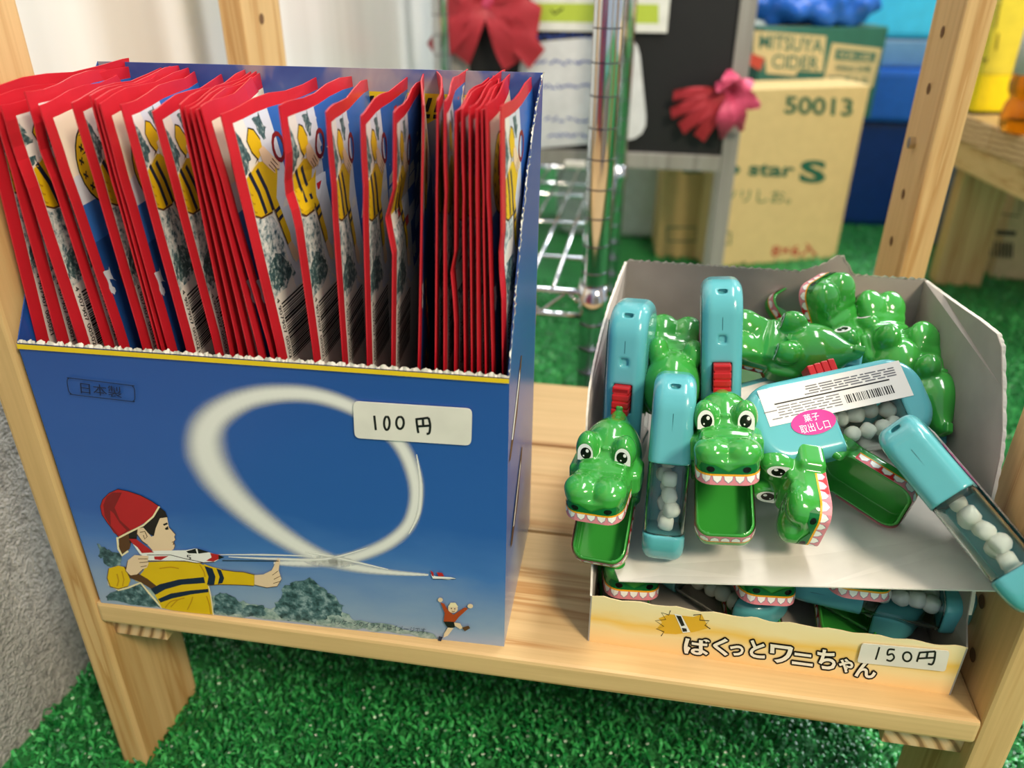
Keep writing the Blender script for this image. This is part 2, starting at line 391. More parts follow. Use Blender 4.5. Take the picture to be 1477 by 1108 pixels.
p = MB(); p.slab([FBL, FBR, FTR, FTL], fn_, T); p.build('front_panel', [SKY], bb)
BBR, BBL = np.array([-.0605, .1185, ZS]), np.array([-.2985, .1105, ZS]); BTR = np.array([-.0578, .1205, .4362]); BTL = np.array([-.3012, .1135, .4368])
p = MB(); p.slab([BBL, BTL, BTR, BBR], -fn_, T); p.build('back_panel', [CLOUD], bb)
sidex = lambda y: np.interp(y, [.008, .12], [-.0556, -.0578])
tear = []
for px, py in ((739, 520), (744, 455), (750, 395), (757, 330), (763, 280), (769, 230), (775, 180)):
    q = onX(px, py, -.0562); tear.append(np.array([sidex(q[1]), q[1], q[2]]))
ys = [q[1] for q in tear]
curve_y = np.linspace(FTR[1], BTR[1] - .001, 26); zz = [.3197, .331, .352, .385, .410, .428, .4362]; yy = np.linspace(0, 1, 7)
rim = []
for i, y in enumerate(curve_y):
    t_ = i / 25; z = np.interp(t_, [0, .06, .14, .3, .5, .75, 1], [.3195, .331, .347, .374, .399, .422, .4362]); rim.append(np.array([sidex(y), y, z + random.uniform(-.0006, .0006)]))
side_poly = [FBR] + rim + [BBR]
p = MB(); p.slab(side_poly, (1, .02, 0), T); p.build('side_panel', [SKY], bb)
p = MB(); p.slab([FBL + [-.0002, 0, 0], BBL, BTL, np.array([FTL[0], FTL[1] + .02, .35]), FTL], (-1, 0, 0), -T); p.build('side_panel', [SKY], bb)
p = MB(); p.slab([FBL + [.001, .001, .0006], FBR + [-.001, .001, .0006], BBR + [-.001, -.001, .0006], BBL + [.001, -.001, .0006]], (0, 0, 1), T); p.build('bottom_panel', CARD, bb)
# torn perforated rims
def torn(pts, h, w, m, parent, up, seed):
    r = random.Random(seed); P = MB(); A = []; n = len(pts)
    for i, q in enumerate(pts):
        A.append((q, q + np.array(up) * (h * (.30 + .70 * abs(math.sin(i * math.pi / 6))) * r.uniform(.75, 1.15)) + np.array([0, r.uniform(-w, w), 0])))
    for off in (0, 1):
        P.add([a + np.array(fn_) * (.0004 * off) for a, _ in A] + [c + np.array(fn_) * (.0004 * off) for _, c in A], [(i, i + 1, n + i + 1, n + i) for i in range(n - 1)])
    return P.build('torn_edge', m, parent, kind='stuff')
torn([FTL + (FTR - FTL) * t for t in np.linspace(0, 1, 290)], .0021, .0007, WCARD, bb, (0, 0, 1), 3)
P = MB(); n = len(rim); A = []
for i in range(160):
    t_ = i / 159 * (n - 1); k = min(int(t_), n - 2); q = rim[k] + (rim[k + 1] - rim[k]) * (t_ - k)
    A.append((q + [.0002, 0, 0], q + np.array([random.uniform(-.0004, .0012), -.0012 * abs(math.sin(i * 1.05)) - .0006, .0012 * abs(math.sin(i * 1.05)) + .0006])))
k = len(A); P.add([a for a, _ in A] + [c for _, c in A], [(i, i + 1, k + i + 1, k + i) for i in range(k - 1)]); P.build('torn_edge', WCARD, bb, kind='stuff')
# --- the picture printed on the front (colours of the print itself)
YEL, NAVY, SKIN, HAT, HATD, HAIR, CREAM, WHT, BLK = ink('yellow', '#d9b310'), ink('navy', '#16223c'), ink('skin', '#e3c6a4'), ink('red', '#b01f24'), ink('dark_red', '#7d1a1c'), ink('hair', '#231a18'), ink('cream', '#ead9ae'), ink('white', '#e8e6e2'), ink('black', '#141416')
BROWN, OCHRE, GREEN, RIM = ink('brown', '#5a3a20'), ink('ochre', '#b98a12'), ink('tree', '#33565c'), ink('rim_yellow', '#e3c21c')
def mat_foliage(name, a, b, c, sc=420):
    t = NT('print_' + name); nz = t.noise(t.coord(), sc, 4, .6); t.base(t.ramp(nz.outputs[0], [(.36, lin(a)), (.52, lin(b)), (.66, lin(c))])); t.set(Roughness=.45); return t.m
FOL = mat_foliage('foliage', '#22393f', '#4a6a70', '#8aa0a4', 260); FOLP = mat_foliage('pale_foliage', '#66827f', '#8ba09c', '#a9b7b4', 300)
soft_m = soft('smoke', '#e8e6e2')
soft_strip('printed_smoke_ring', [(618, 829), (560, 825), (505, 816), (455, 800), (400, 768), (350, 728), (315, 688), (297, 650), (299, 618), (320, 593), (360, 574), (410, 567), (460, 571), (510, 588), (550, 613), (580, 645), (597, 685), (600, 720), (590, 755), (565, 780), (530, 797), (490, 808), (440, 812), (395, 812)],
           [4, 12, 22, 32, 42, 54, 68, 78, 74, 58, 44, 36, 32, 30, 30, 30, 30, 28, 28, 27, 25, 22, 17, 7], front.at, soft_m, bb, .0002)
for pts, ws in (([(560, 821), (480, 803), (440, 796)], [2, 7, 2]), ([(330, 803), (400, 806), (470, 806), (530, 790)], [2, 6, 6, 2]), ([(300, 800), (380, 800), (450, 802)], [1, 4, 2]), ([(601, 655), (607, 700), (604, 740), (590, 770)], [2, 9, 9, 2])):
    soft_strip('printed_smoke_streak', pts, ws, front.at, soft_m, bb, .00025)
def Z7(*pts): return [(120 + x * .19856, 680 + y * .19856) for x, y in pts]
ar = Art(.000012); ar.lv = 24
ar.poly(FOLP, jag([(175, 845), (190, 868), (230, 876), (330, 886), (380, 893), (500, 904), (560, 912), (640, 922), (600, 908), (520, 896), (490, 880), (470, 885), (430, 880), (380, 875), (350, 868), (330, 862), (300, 858)], 2.5, 5, 3))
ar.poly(FOL, jag([(394, 878), (400, 866), (408, 862), (405, 852), (420, 838), (445, 833), (465, 845), (476, 858), (498, 873), (492, 888), (478, 884), (470, 892), (455, 898), (430, 894), (408, 893)], 2.6, 4, 5))
ar.poly(FOL, jag([(308, 862), (318, 853), (334, 858), (352, 876), (362, 872), (380, 872), (385, 888), (362, 890), (330, 886), (308, 882)], 2.2, 4, 6))
ar.poly(FOL, jag(Z7((105, 530), (150, 548), (210, 575), (290, 625), (270, 690), (180, 690), (140, 640), (120, 610)), 2.2, 4, 7))
ar.poly(FOL, jag(Z7((165, 905), (250, 862), (330, 842), (420, 812), (480, 880), (570, 985), (400, 965), (190, 935)), 2.0, 4, 8))
ar.stroke(CREAM, Z7((180, 760), (190, 820), (260, 860), (330, 842), (420, 806), (480, 880), (576, 990)), 2.6)
ar.stroke(CREAM, Z7((250, 475), (258, 560), (285, 608), (330, 575)), 3)
ar.poly(BROWN, Z7((265, 480), (335, 440), (355, 500), (340, 560), (285, 598), (262, 545)))
ar.poly(HAIR, Z7((440, 385), (510, 330), (560, 258), (600, 290), (617, 335), (560, 340), (535, 400), (515, 468), (480, 450), (440, 420), (400, 420), (390, 500), (340, 520), (330, 430)))
ar.poly(SKIN, Z7((530, 410), (560, 338), (612, 330), (625, 400), (674, 455), (666, 472), (674, 492), (660, 508), (670, 535), (662, 560), (640, 575), (510, 575), (470, 530), (500, 470), (517, 465)))
ar.poly(SKIN, Z7((400, 412), (440, 405), (470, 440), (498, 470), (492, 520), (465, 525), (430, 500), (395, 450)))
ar.stroke(BROWN, Z7((415, 440), (450, 432), (468, 470), (450, 490), (440, 460)), 1.2).stroke(BROWN, Z7((398, 412), (392, 450), (430, 502), (465, 528)), 1.0)
ar.poly(BLK, Z7((583, 380), (612, 368), (618, 380), (590, 392))).poly(BLK, Z7((595, 412), (618, 394), (624, 418), (604, 422)))
ar.stroke(BROWN, Z7((648, 512), (662, 506), (658, 530)), 1.4).stroke(BROWN, Z7((625, 400), (674, 455), (666, 472), (674, 492), (660, 508), (670, 535), (662, 560)), .8)
ar.poly(HAT, Z7((255, 125), (330, 140), (420, 170), (500, 212), (556, 250), (535, 300), (480, 350), (400, 400), (330, 432), (265, 472), (225, 440), (180, 370), (140, 310), (128, 250), (145, 200), (190, 155)))
ar.poly(HATD, Z7((215, 150), (285, 150), (232, 260), (270, 350), (345, 418), (268, 466), (210, 405), (160, 320), (150, 240), (175, 180)))
ar.poly(HAT, Z7((200, 280), (225, 300), (268, 370), (320, 425), (268, 462), (205, 390)))
ar.stroke(CREAM, Z7((258, 480), (335, 440), (440, 388), (512, 325), (557, 250)), 2.6).stroke(BLK, Z7((556, 250), (500, 212), (420, 170), (330, 140), (255, 125), (190, 155), (145, 200), (128, 250), (140, 310), (180, 370), (262, 475)), .8)
# jumper
ar.poly(YEL, Z7((880, 668), (940, 690), (1010, 708), (1108, 722)) + [(352, 824), (368, 828), (369, 834), (367, 844), (355, 843)] + Z7((1108, 818), (1000, 816), (910, 822)))
ar.poly(YEL, Z7((470, 655), (640, 648), (830, 655), (890, 680), (920, 760), (910, 830), (930, 900), (948, 1036), (800, 1024), (640, 1003), (575, 988), (540, 920), (500, 850), (420, 800), (380, 790), (440, 720)))
ar.poly(BROWN, Z7((290, 685), (345, 770), (420, 800), (500, 850), (540, 830), (470, 775), (400, 735), (350, 700)))
ar.poly(YEL, Z7((190, 700), (260, 680), (300, 690), (322, 730), (348, 785), (330, 830), (260, 850), (200, 832), (178, 770)))
ar.stroke(BROWN, Z7((190, 700), (178, 770), (200, 832), (260, 850), (330, 830)), 1.1).stroke(OCHRE, Z7((250, 740), (262, 790), (250, 830)), 2).stroke(OCHRE, Z7((285, 720), (300, 780), (290, 830)), 1.6)
ar.poly(NAVY, Z7((495, 848), (560, 815), (700, 780), (880, 763), (890, 806), (720, 818), (600, 852), (528, 892)))
ar.poly(NAVY, Z7((548, 922), (640, 882), (780, 860), (912, 848), (914, 872), (790, 888), (650, 918), (566, 948)))
ar.poly(NAVY, Z7((885, 682), (942, 700), (965, 760), (955, 822), (903, 818), (915, 760))).poly(NAVY, Z7((972, 700), (1005, 712), (1028, 770), (1015, 806), (982, 814), (995, 760)))
for a_ in (((640, 980), (690, 930), (740, 915)), ((760, 1000), (790, 940), (800, 905)), ((900, 900), (920, 960), (930, 1030)), ((600, 985), (640, 940), (700, 925)), ((850, 670), (880, 720), (890, 760)), ((560, 700), (640, 690), (700, 700))): ar.stroke(OCHRE, Z7(*a_), 1.5, 3)
ar.stroke(BROWN, Z7((910, 822), (1000, 816), (1108, 818)) + [(355, 843), (367, 844)], .9).stroke(BROWN, Z7((1010, 708), (1108, 722)) + [(352, 824), (368, 828)], .8).stroke(CREAM, Z7((915, 825), (932, 900), (950, 1036)), 1.6)
# aeroplane
ar.poly(WHT, Z7((420, 572), (750, 566), (820, 553), (940, 588), (1022, 614), (960, 650), (830, 658), (740, 642), (480, 642), (430, 604)))
ar.poly(HAT, Z7((338, 484), (388, 484), (520, 582), (420, 588))).poly(WHT, Z7((366, 520), (400, 545), (440, 598), (420, 598))).poly(HAT, Z7((520, 612), (625, 608), (570, 638), (525, 634)))
ar.poly(BLK, Z7((753, 574), (830, 552), (922, 580), (850, 590), (770, 588))).poly(WHT, Z7((822, 556), (834, 555), (842, 590), (832, 590))).poly(HAT, Z7((928, 586), (1000, 600), (1000, 626), (950, 648), (898, 642), (938, 618))).poly(BLK, Z7((988, 600), (1032, 616), (988, 632)))
text(ar, BLK, '5', Z7((755, 632))[0], Z7((790, 634))[0], (0, -6.5)); ar.stroke(BLK, Z7((470, 600), (640, 600), (740, 625), (880, 655)), .8).stroke(BROWN, Z7((480, 642), (740, 644), (830, 658), (960, 650)), .8)
ar.poly(SKIN, Z7((330, 640), (380, 600), (440, 605), (482, 608), (476, 640), (482, 660), (470, 690), (442, 702), (400, 742), (350, 750), (315, 715)))
for a_ in (((405, 628), (476, 628)), ((415, 655), (478, 650)), ((425, 685), (468, 678)), ((330, 640), (315, 715), (350, 750), (400, 742), (442, 702))): ar.stroke(BROWN, Z7(*a_), .9)
ar.poly(SKIN, [(368, 828), (381, 827), (393, 821), (399.5, 808), (402, 804), (405, 806), (403, 821), (407, 834), (401, 844), (386, 846), (368, 842)])
for a_ in (((402, 822), (394, 828)), ((406, 829), (396, 834)), ((405, 837), (395, 840)), ((368, 842), (386, 846), (401, 844), (407, 834))): ar.stroke(BROWN, a_, .8)
ar.stroke(BLK, [(322, 807), (403, 807.5)], 1.2)
# small aeroplane and small jumping boy
q6 = lambda *pts: [(380 + x * .27070, 640 + y * .27070) for x, y in pts]
ar.poly(WHT, q6((895, 690), (920, 700), (1000, 705), (1028, 712), (990, 718), (905, 712))).poly(HAT, q6((892, 668), (908, 680), (910, 700), (900, 698))).poly(HAT, q6((925, 678), (955, 682), (965, 700), (935, 700))).stroke(BLK, q6((905, 714), (1026, 714)), .7)
RUST = ink('rust', '#a8431c')
ar.poly(RUST, q6((945, 838), (965, 845), (985, 880), (1015, 905), (1075, 865), (1092, 872), (1045, 915), (1020, 945), (962, 942), (968, 895))).poly(BLK, q6((962, 940), (1020, 942), (1022, 972), (985, 975)))
ar.poly(SKIN, ellipse(q6((1012, 872))[0], 7, 6)).poly(CREAM, q6((985, 862), (1000, 840), (1025, 840), (1040, 862))).poly(SKIN, ellipse(q6((945, 825))[0], 3.5, 3.2)).poly(SKIN, ellipse(q6((1104, 858))[0], 4, 3.2))
ar.poly(SKIN, q6((985, 972), (1015, 975), (985, 1015), (962, 1025), (965, 1005))).poly(SKIN, q6((1018, 945), (1050, 950), (1065, 975), (1050, 980), (1022, 962))).poly(NAVY, q6((938, 1018), (958, 1022), (948, 1048), (932, 1046))).poly(BROWN, q6((1060, 972), (1095, 962), (1104, 975), (1075, 992)))
for q_ in ((1004, 870), (1022, 872)): ar.poly(BLK, ellipse(q6(q_)[0], .8, 1.0, 8))
ar.stroke(BROWN, q6((1006, 884), (1014, 888), (1022, 884)), .8); text(ar, ink('grey_text', '#2f3c52'), 'パッケージのイラストはイメージです。', (478, 897.5), (618, 912.5), (0.4, -8))
# made-in mark
ar.stroke(NAVY, smoothline(rrect([(98, 543), (196, 555), (197, 578), (102, 567)], .3) + [rrect([(98, 543), (196, 555), (197, 578), (102, 567)], .3)[0]], 2), 1.1)
text(ar, ink('mark_navy', '#141c38'), '日本製', (119, 565.5), (178, 572.5), (-1.5, -16))
ar.poly(RIM, [(26, 494.5), (735, 545.0), (735, 551.5), (28, 501.5)])
ar.build('printed_picture', front.at, bb)
# price sticker
stk = Plane(FBL + fn_ * .0012, fn_)
def sticker(parent, plane, corners, strokes, wpx):
    o = MB(); pts = [plane.at(x, y) for x, y in rrect(corners, .16)]; o.slab(pts, plane.n, .0005); ob = o.build('price_sticker', plain('sticker_white', '#dcd8cf', .5), parent, label='white handwritten price sticker')
    a = Art(.00003)
    for s_ in strokes: a.stroke(BLK, s_, wpx, 5)
    a.build('handwriting', plane.at, ob)
z4 = lambda *pts: [(380 + x * .28436, 330 + y * .28436) for x, y in pts]
oval = lambda c, rx, ry: [(c[0] + rx * math.sin(a), c[1] - ry * math.cos(a)) for a in np.linspace(0, 2 * math.pi, 13)]
sticker(bb, stk, [(509, 579), (681, 590), (679.5, 643), (511.5, 632)], [z4((562, 948), (566, 985), (570, 1022)), z4(*oval((626, 986), 14, 34)), z4(*oval((693, 984), 19, 31)), z4((776, 962), (780, 1000), (786, 1036)), z4((772, 966), (808, 962), (838, 958)), z4((838, 958), (846, 995), (842, 1034), (828, 1040)), z4((782, 1002), (842, 998)), z4((809, 964), (812, 1000))], 3.3)
# back panel banner, side panel prints
backp = Plane(BTL + (-fn_) * -.0006 + np.array([0, -.0008, 0]), fn_)
a = Art(.00005); a.poly(RIM, [(520, 131), (700, 138), (698, 188), (516, 180)])
for i in range(12): x = 528 + i * 14; a.poly(BLK, [(x + 6, 138 + i * .5), (x + 12, 138 + i * .5), (x + 6, 158 + i * .5), (x, 158 + i * .5)]); a.poly(BLK, [(x, 162 + i * .4), (x + 9, 162 + i * .4), (x + 8, 168 + i * .4), (x - 1, 168 + i * .4)])
a.build('printed_banner', backp.at, bb)
sp_ = Plane((-.0565, .05, ZS), (1, .02, 0))
a = Art(.00005)
def sidept(y, z, o): return np.array([np.interp(y, [.008, .12], [-.0556, -.0578]) - (ZS + .17 - z) * .012 + .0004 + o, y, z])
def sdp(y, z, o):  # on the flat side panel
    return np.array([np.interp((z - ZS) / .286, [0, 1], [np.interp(y, [.008, .12], [-.058, -.0605]), np.interp(y, [.008, .12], [-.0552, -.0578])]) + .0006 + o, y, z])
for zc, yc in ((.288, .035), (.226, .045)):
    a.poly(BROWN, [(yc - .022, zc - .018), (yc - .010, zc - .004), (yc + .016, zc + .022), (yc + .020, zc + .020), (yc + .006, zc - .006), (yc - .016, zc - .020)]); a.poly(WHT, [(yc - .014, zc - .010), (yc + .012, zc + .016), (yc + .013, zc + .012), (yc - .010, zc - .012)])
a.build('printed_aeroplanes', sdp, bb)

# =================================================================== PACKETS IN THE BLUE BOX
PW = .106
FOLW = mat_foliage('packet_foliage', '#2f5a68', '#c3cccc', '#e4e3df', 330); FOLK = mat_foliage('packet_tree', '#1f3d42', '#48686c', '#b4c0be', 420)
PSKY = ink('packet_sky', '#cfd6e2', .3); PBLUE = ink('packet_blue', '#2f66b4', .3); PWHT = ink('packet_white', '#e2dfd8', .3); PDBLUE = ink('packet_deep_blue', '#1a4787', .3)
PCREAM = ink('packet_cream', '#e6dcc6', .3)
FOIL = plain('packet_foil_back', '#c9b6ac', .4, var=.04)
tl = [0, .003, .007, .013, .019, .025, .031, .037, .044, .052, .060, .070, .082, .094, .108, .122, .140, .17]
ul = [0, .0072, .016, .03, .046, .064, .084, PW - .004, PW]
def art_a():
    a = Art(.00005)
    a.poly(PWHT, [(.0072, .0055), (PW - .005, .0055), (PW - .005, .17), (.0072, .17)])
    a.poly(PSKY, [(.016, .0055), (PW - .005, .0055), (PW - .005, .09), (.030, .09), (.026, .05)])
    a.poly(PBLUE, [(.040, .0055), (PW - .005, .0055), (PW - .005, .085), (.052, .085), (.044, .04)])
    a.poly(FOLK, jag([(.0060, .009), (.0095, .012), (.0125, .018), (.0150, .022), (.0110, .027), (.0060, .028)], .0011, 4, 2))
    a.poly(FOLK, jag([(.024, .008), (.030, .006), (.034, .012), (.030, .018), (.026, .014)], .0011, 4, 4))
    a.poly(FOLW, jag([(.0058, .049), (.020, .050), (.026, .058), (.028, .075), (.033, .083), (.020, .087), (.0058, .087)], .001, 4, 3))
    a.poly(FOLK, jag([(.008, .074), (.018, .068), (.028, .075), (.030, .082), (.016, .085), (.008, .083)], .0014, 5, 9))
    a.stroke(BROWN, [(.0205, .0250), (.0150, .0290), (.0180, .0270)], .003)
    a.poly(YEL, [(.0183, .0100), (.0225, .0115), (.0262, .0165), (.0262, .0215), (.0205, .0245), (.0165, .0205), (.0145, .0150)])
    a.stroke(BLK, [(.0205, .0245), (.0165, .0205), (.0145, .0150), (.0183, .0100), (.0225, .0115), (.0262, .0165)], .0008)
    a.stroke(CREAM, [(.0200, .0250), (.0130, .0275), (.0052, .0300)], .0008)
    a.stroke(HATD, oval((.0415, .0230), .0055, .0062), .0022)
    a.poly(YEL, [(.0200, .0255), (.0270, .0262), (.0345, .0270), (.0350, .0330), (.0268, .0478), (.0226, .0492), (.0120, .0490), (.0050, .0468), (.0050, .0300), (.0130, .0280)])
    for x0 in (.0104, .0172): a.stroke(NAVY, [(x0, .0282), (x0 + .0042, .038), (x0 + .0066, .0486)], .0027)
    a.stroke(BROWN, [(.0050, .0470), (.0120, .0492), (.0226, .0494)], .0009)
    for k in range(3): a.stroke(OCHRE, [(.0058, .034 + .004 * k), (.0075, .037 + .004 * k), (.0095, .038 + .004 * k)], .0008, 2)
    a.poly(SKIN, [(.0225, .0205), (.0270, .0195), (.0330, .0250), (.0390, .0300), (.0375, .0325), (.0330, .0312), (.0325, .0335), (.0280, .0300), (.0235, .0260)])
    for k in range(3): a.stroke(BROWN, [(.0285 + .002 * k, .0285 - .001 * k), (.0325 + .002 * k, .0325 - .001 * k)], .0005)
    a.poly(YEL, [(.0240, .0465), (.0285, .0440), (.0345, .0630), (.0345, .0672), (.0305, .0680)])
    a.stroke(NAVY, [(.0250, .0500), (.0300, .0490)], .0018).stroke(NAVY, [(.0262, .0545), (.0312, .0532)], .0018).stroke(BROWN, [(.0240, .0465), (.0305, .0680)], .0008)
    a.poly(SKIN, [(.0305, .0682), (.0345, .0672), (.0385, .0735), (.0385, .0775), (.0350, .0785), (.0325, .0755)])
    r = random.Random(5); t = .0915; a.lv += 1
    while t < .1215:
        wd = r.choice([.00035, .0005, .0008, .0011]); a.poly(BLK, [(.0120, t), (.0390, t - .0008), (.0390, t - .0008 + wd), (.0120, t + wd)]); a.lv -= 1; t += wd + r.choice([.00045, .0006, .0009])
    a.lv += 1
    text(a, BLK, '4 907907 005021', (.0084, .0880), (.0084, .1215), (.0026, 0))
    a.L = [(m, [(max(x, .0073) if lv > 1 else x, t) for x, t in pts], fs, lv) for m, pts, fs, lv in a.L]
    return a.flat([(0, c) for c in ul[1:-1]] + [(1, c) for c in tl[1:-1]])
def art_b():
    a = Art(.00005)
    a.poly(PCREAM, [(.0072, .007), (PW - .005, .007), (PW - .005, .036), (.0072, .036)])
    a.poly(PSKY, [(.0072, .034), (PW - .005, .034), (PW - .005, .050), (.0072, .050)])
    a.poly(PBLUE, [(.0072, .047), (PW - .005, .047), (PW - .005, .070), (.0072, .070)])
    a.poly(PDBLUE, [(.0072, .065), (PW - .005, .065), (PW - .005, .17), (.0072, .17)])
    a.poly(PSKY, jag([(.0058, .080), (.011, .079), (.013, .086), (.009, .092), (.0058, .091)], .001, 4, 4))
    a.poly(BLK, ellipse((.030, .033), .0168, .0185)).poly(YEL, ellipse((.030, .033), .0158, .0175)).poly(HATD, ellipse((.034, .030), .0085, .010))
    for an in np.linspace(2.0, 4.4, 6):
        c = np.array([.030 + .0125 * math.cos(an), .033 + .0135 * math.sin(an)])
        a.stroke(BLK, [c + [-.0016, -.001], c + [.0016, .0012]], .0011).stroke(BLK, [c + [.0014, -.0016], c + [-.0012, .0016]], .0009)
    for k, (x, t) in enumerate(((.018, .084), (.020, .094), (.024, .100), (.026, .108), (.030, .114), (.020, .122), (.028, .128))):
        a.poly(HAT, [(x, t), (x + .006, t), (x + .006, t + .009), (x, t + .008)]).poly(YEL, [(x + .0008, t - .002), (x + .005, t - .002), (x + .005, t + .002), (x + .0008, t + .002)])
    return a.flat([(0, c) for c in ul[1:-1]] + [(1, c) for c in tl[1:-1]])
ART = {'a': art_a(), 'b': art_b()}
def packet(idx, top, rimx, var, kink, label, far=0.0, curl=0.0, zt=None):
    r = random.Random(100 + idx); y0 = .0105 + r.uniform(0, .003)
    # the box is turned a little, so the near edges follow its front panel
    tp = onY(top[0], top[1], y0 + .001); rp = onY(rimx[0], rimx[1], .006)
    ztop = tp[2] if zt is None else zt; xt = tp[0]; xr = min(max(rp[0], -.3000), -.0605); xt = min(max(xt, -.2995), -.0612)
    y0 += (xr + .2985) * .0325
    xb = np.interp(idx, [0, 31], [-.2955, -.0635]) * .35 + .65 * min(max(xr + (xr - xt) * .6, -.2962), -.0632)
    zk, dk = kink if kink else (.40, r.uniform(-.0007, .0007)); ph = r.uniform(0, 6)
    H = ztop - .1515
    def X(z): return np.interp(z, [.1515, .315, .335, zk - .012, zk, zk + .014, ztop], [xb, xr, xr + (xt - xr) * .17, xr + (xt - xr) * ((zk - .012 - .315) / (ztop - .315)), xr + (xt - xr) * ((zk - .315) / (ztop - .315)) - dk, xr + (xt - xr) * ((zk + .014 - .315) / (ztop - .315)), xt])
    def P(u, t, side, o=0):
        z = ztop - t; fr = u / PW; x = X(z) * (1 - min(1, fr * 1.6)) + np.interp(z, [.1515, .315, ztop], [xb, xr, xt]) * min(1, fr * 1.6)
        x += far * fr * max(0, (z - .16) / .27) + .0009 * math.sin(70 * z + 40 * u + ph) * fr + curl * max(0, fr - .45) ** 2 * max(0, 1 - t / .05)
        th = .00035 + .0010 * math.sin(math.pi * min(1, max(0, fr))) * min(1, t / .02)
        x = min(max(x, -.3004), -.0598)
        if abs(dk) > .001: y = y0 + u + .0022 * math.exp(-((z - zk) / .008) ** 2) * (1 - fr)
        else: y = y0 + u
        zz = z - .004 * fr * (1 if t < .05 else 0) * (1 - t / .05) * 0 + .0011 * math.sin(23 * u * 4 + ph) * max(0, 1 - t / .012)
        return np.array([x + side * th + side * o, y, zz])
    pr = thing('toy_packet', label, 'packet', (P(0, H, 0)[0], P(0, H, 0)[1], .1515), 'red edged toy packets in the blue box')
    tt = tl + [H]; nu = len(ul); nt = len(tt); off = np.array(pr.location)
    V = [P(u, t, 1) - off for t in tt for u in ul] + [P(u, t, -1) - off for t in tt for u in ul]; k = nu * nt; fs = []; fm = []
    for i in range(nt - 1):
        for j in range(nu - 1):
            q = (i * nu + j, i * nu + j + 1, (i + 1) * nu + j + 1, (i + 1) * nu + j); fs.append(q[::-1]); fm.append(0); fs.append(tuple(x + k for x in q)); fm.append(1 if 0 < j < nu - 2 and i > 2 else 0)
    for i in range(nt - 1):
        for j in (0, nu - 1): a_, b_ = i * nu + j, (i + 1) * nu + j; fs.append((a_, b_, b_ + k, a_ + k)); fm.append(0)
    for j in range(nu - 1):
        for i in (0, nt - 1): a_, b_ = i * nu + j, i * nu + j + 1; fs.append((a_, b_, b_ + k, a_ + k)); fm.append(0)
    link('bag', mesh('bag', V, fs, [RED, FOIL], fm, False), pr)
    Vp, Fp, Mp = ART[var]; ms = []
    for m in Mp:
        if m not in ms: ms.append(m)
    W = [P(x, y, 1, .000014 * (lv + 5)) - off for x, y, lv in Vp]
    link('printed_face', mesh('printed_face', W, Fp, ms, [ms.index(m) for m in Mp]), pr)
    # sealed crimp along the top, folded a little
    return pr
ORD = ['first', 'second', 'third', 'fourth', 'fifth', 'sixth', 'seventh', 'eighth', 'ninth', 'tenth', 'eleventh', 'twelfth', 'thirteenth', 'fourteenth', 'fifteenth', 'sixteenth']
PK = [((-34, 128), (41, 490), 'a', None), ((-12, 140), (68, 492), 'a', None), ((0, 150), (101, 494), 'a', (.409, .003)), ((35, 134), (133, 498), 'a', (.409, .0035)), ((54, 149), (156, 502), 'b', None),
      ((100, 145), (190, 506), 'a', None), ((127, 139), (213, 509), 'a', None), ((134, 143), (221, 509), 'a', None), ((140, 147), (231, 510), 'b', None), ((170, 151), (257, 511), 'a', None), ((215, 158), (295, 514), 'a', None),
      ((254, 150), (317, 516), 'a', None), ((261, 153), (332, 518), 'a', None), ((269, 155), (348, 519), 'a', None), ((277, 157), (362, 520), 'b', None), ((284, 158), (376, 520), 'b', None),
      ((312, 163), (387, 521), 'a', None), ((397, 158), (441, 526), 'a', (.398, .004)), ((465, 166), (481, 528), 'a', None), ((515, 166), (516, 530), 'a', None), ((563, 169), (553, 532), 'a', (.386, .0045)), ((606, 158), (593, 535), 'b', None),
      ((626, 152), (617, 536), 'a', None), ((636, 152), (631, 537), 'a', None), ((652, 164), (645, 537), 'a', (.36, .003)), ((661, 157), (660, 538), 'a', None), ((672, 160), (671, 538), 'a', None), ((682, 161), (681, 539), 'a', None), ((690, 163), (691, 539), 'a', None), ((696, 160), (702, 539), 'b', None), ((727, 162), (724, 540), 'a', (.37, .002))]
NP = len(PK)
for i, (tp, rp, var, kk) in enumerate(PK):
    rr = random.Random(i)
    lab = ('red-edged toy packet standing %s from the left in the blue box' % ORD[i]) if i < 16 else ('red-edged toy packet standing %s from the right in the blue box' % ORD[NP - 1 - i] if i < NP - 1 else 'rightmost red-edged toy packet, against the right side of the blue box')
    if i == 0: lab = 'leftmost red-edged toy packet, leaning against the left end of the blue box'
    fx = {0: 0, 1: -.002, 2: -.010, 16: .003, 17: -.008, 18: -.018, 19: -.014, 20: -.020, 21: -.029, 22: -.024, 23: -.020, 24: -.010}.get(i, -.021 if i < 16 else (-.007 if i < NP - 1 else .0))
    packet(i, tp, rp, var, kk, lab, far=fx + rr.uniform(-.0015, .0015), curl=rr.uniform(-.02, .02))

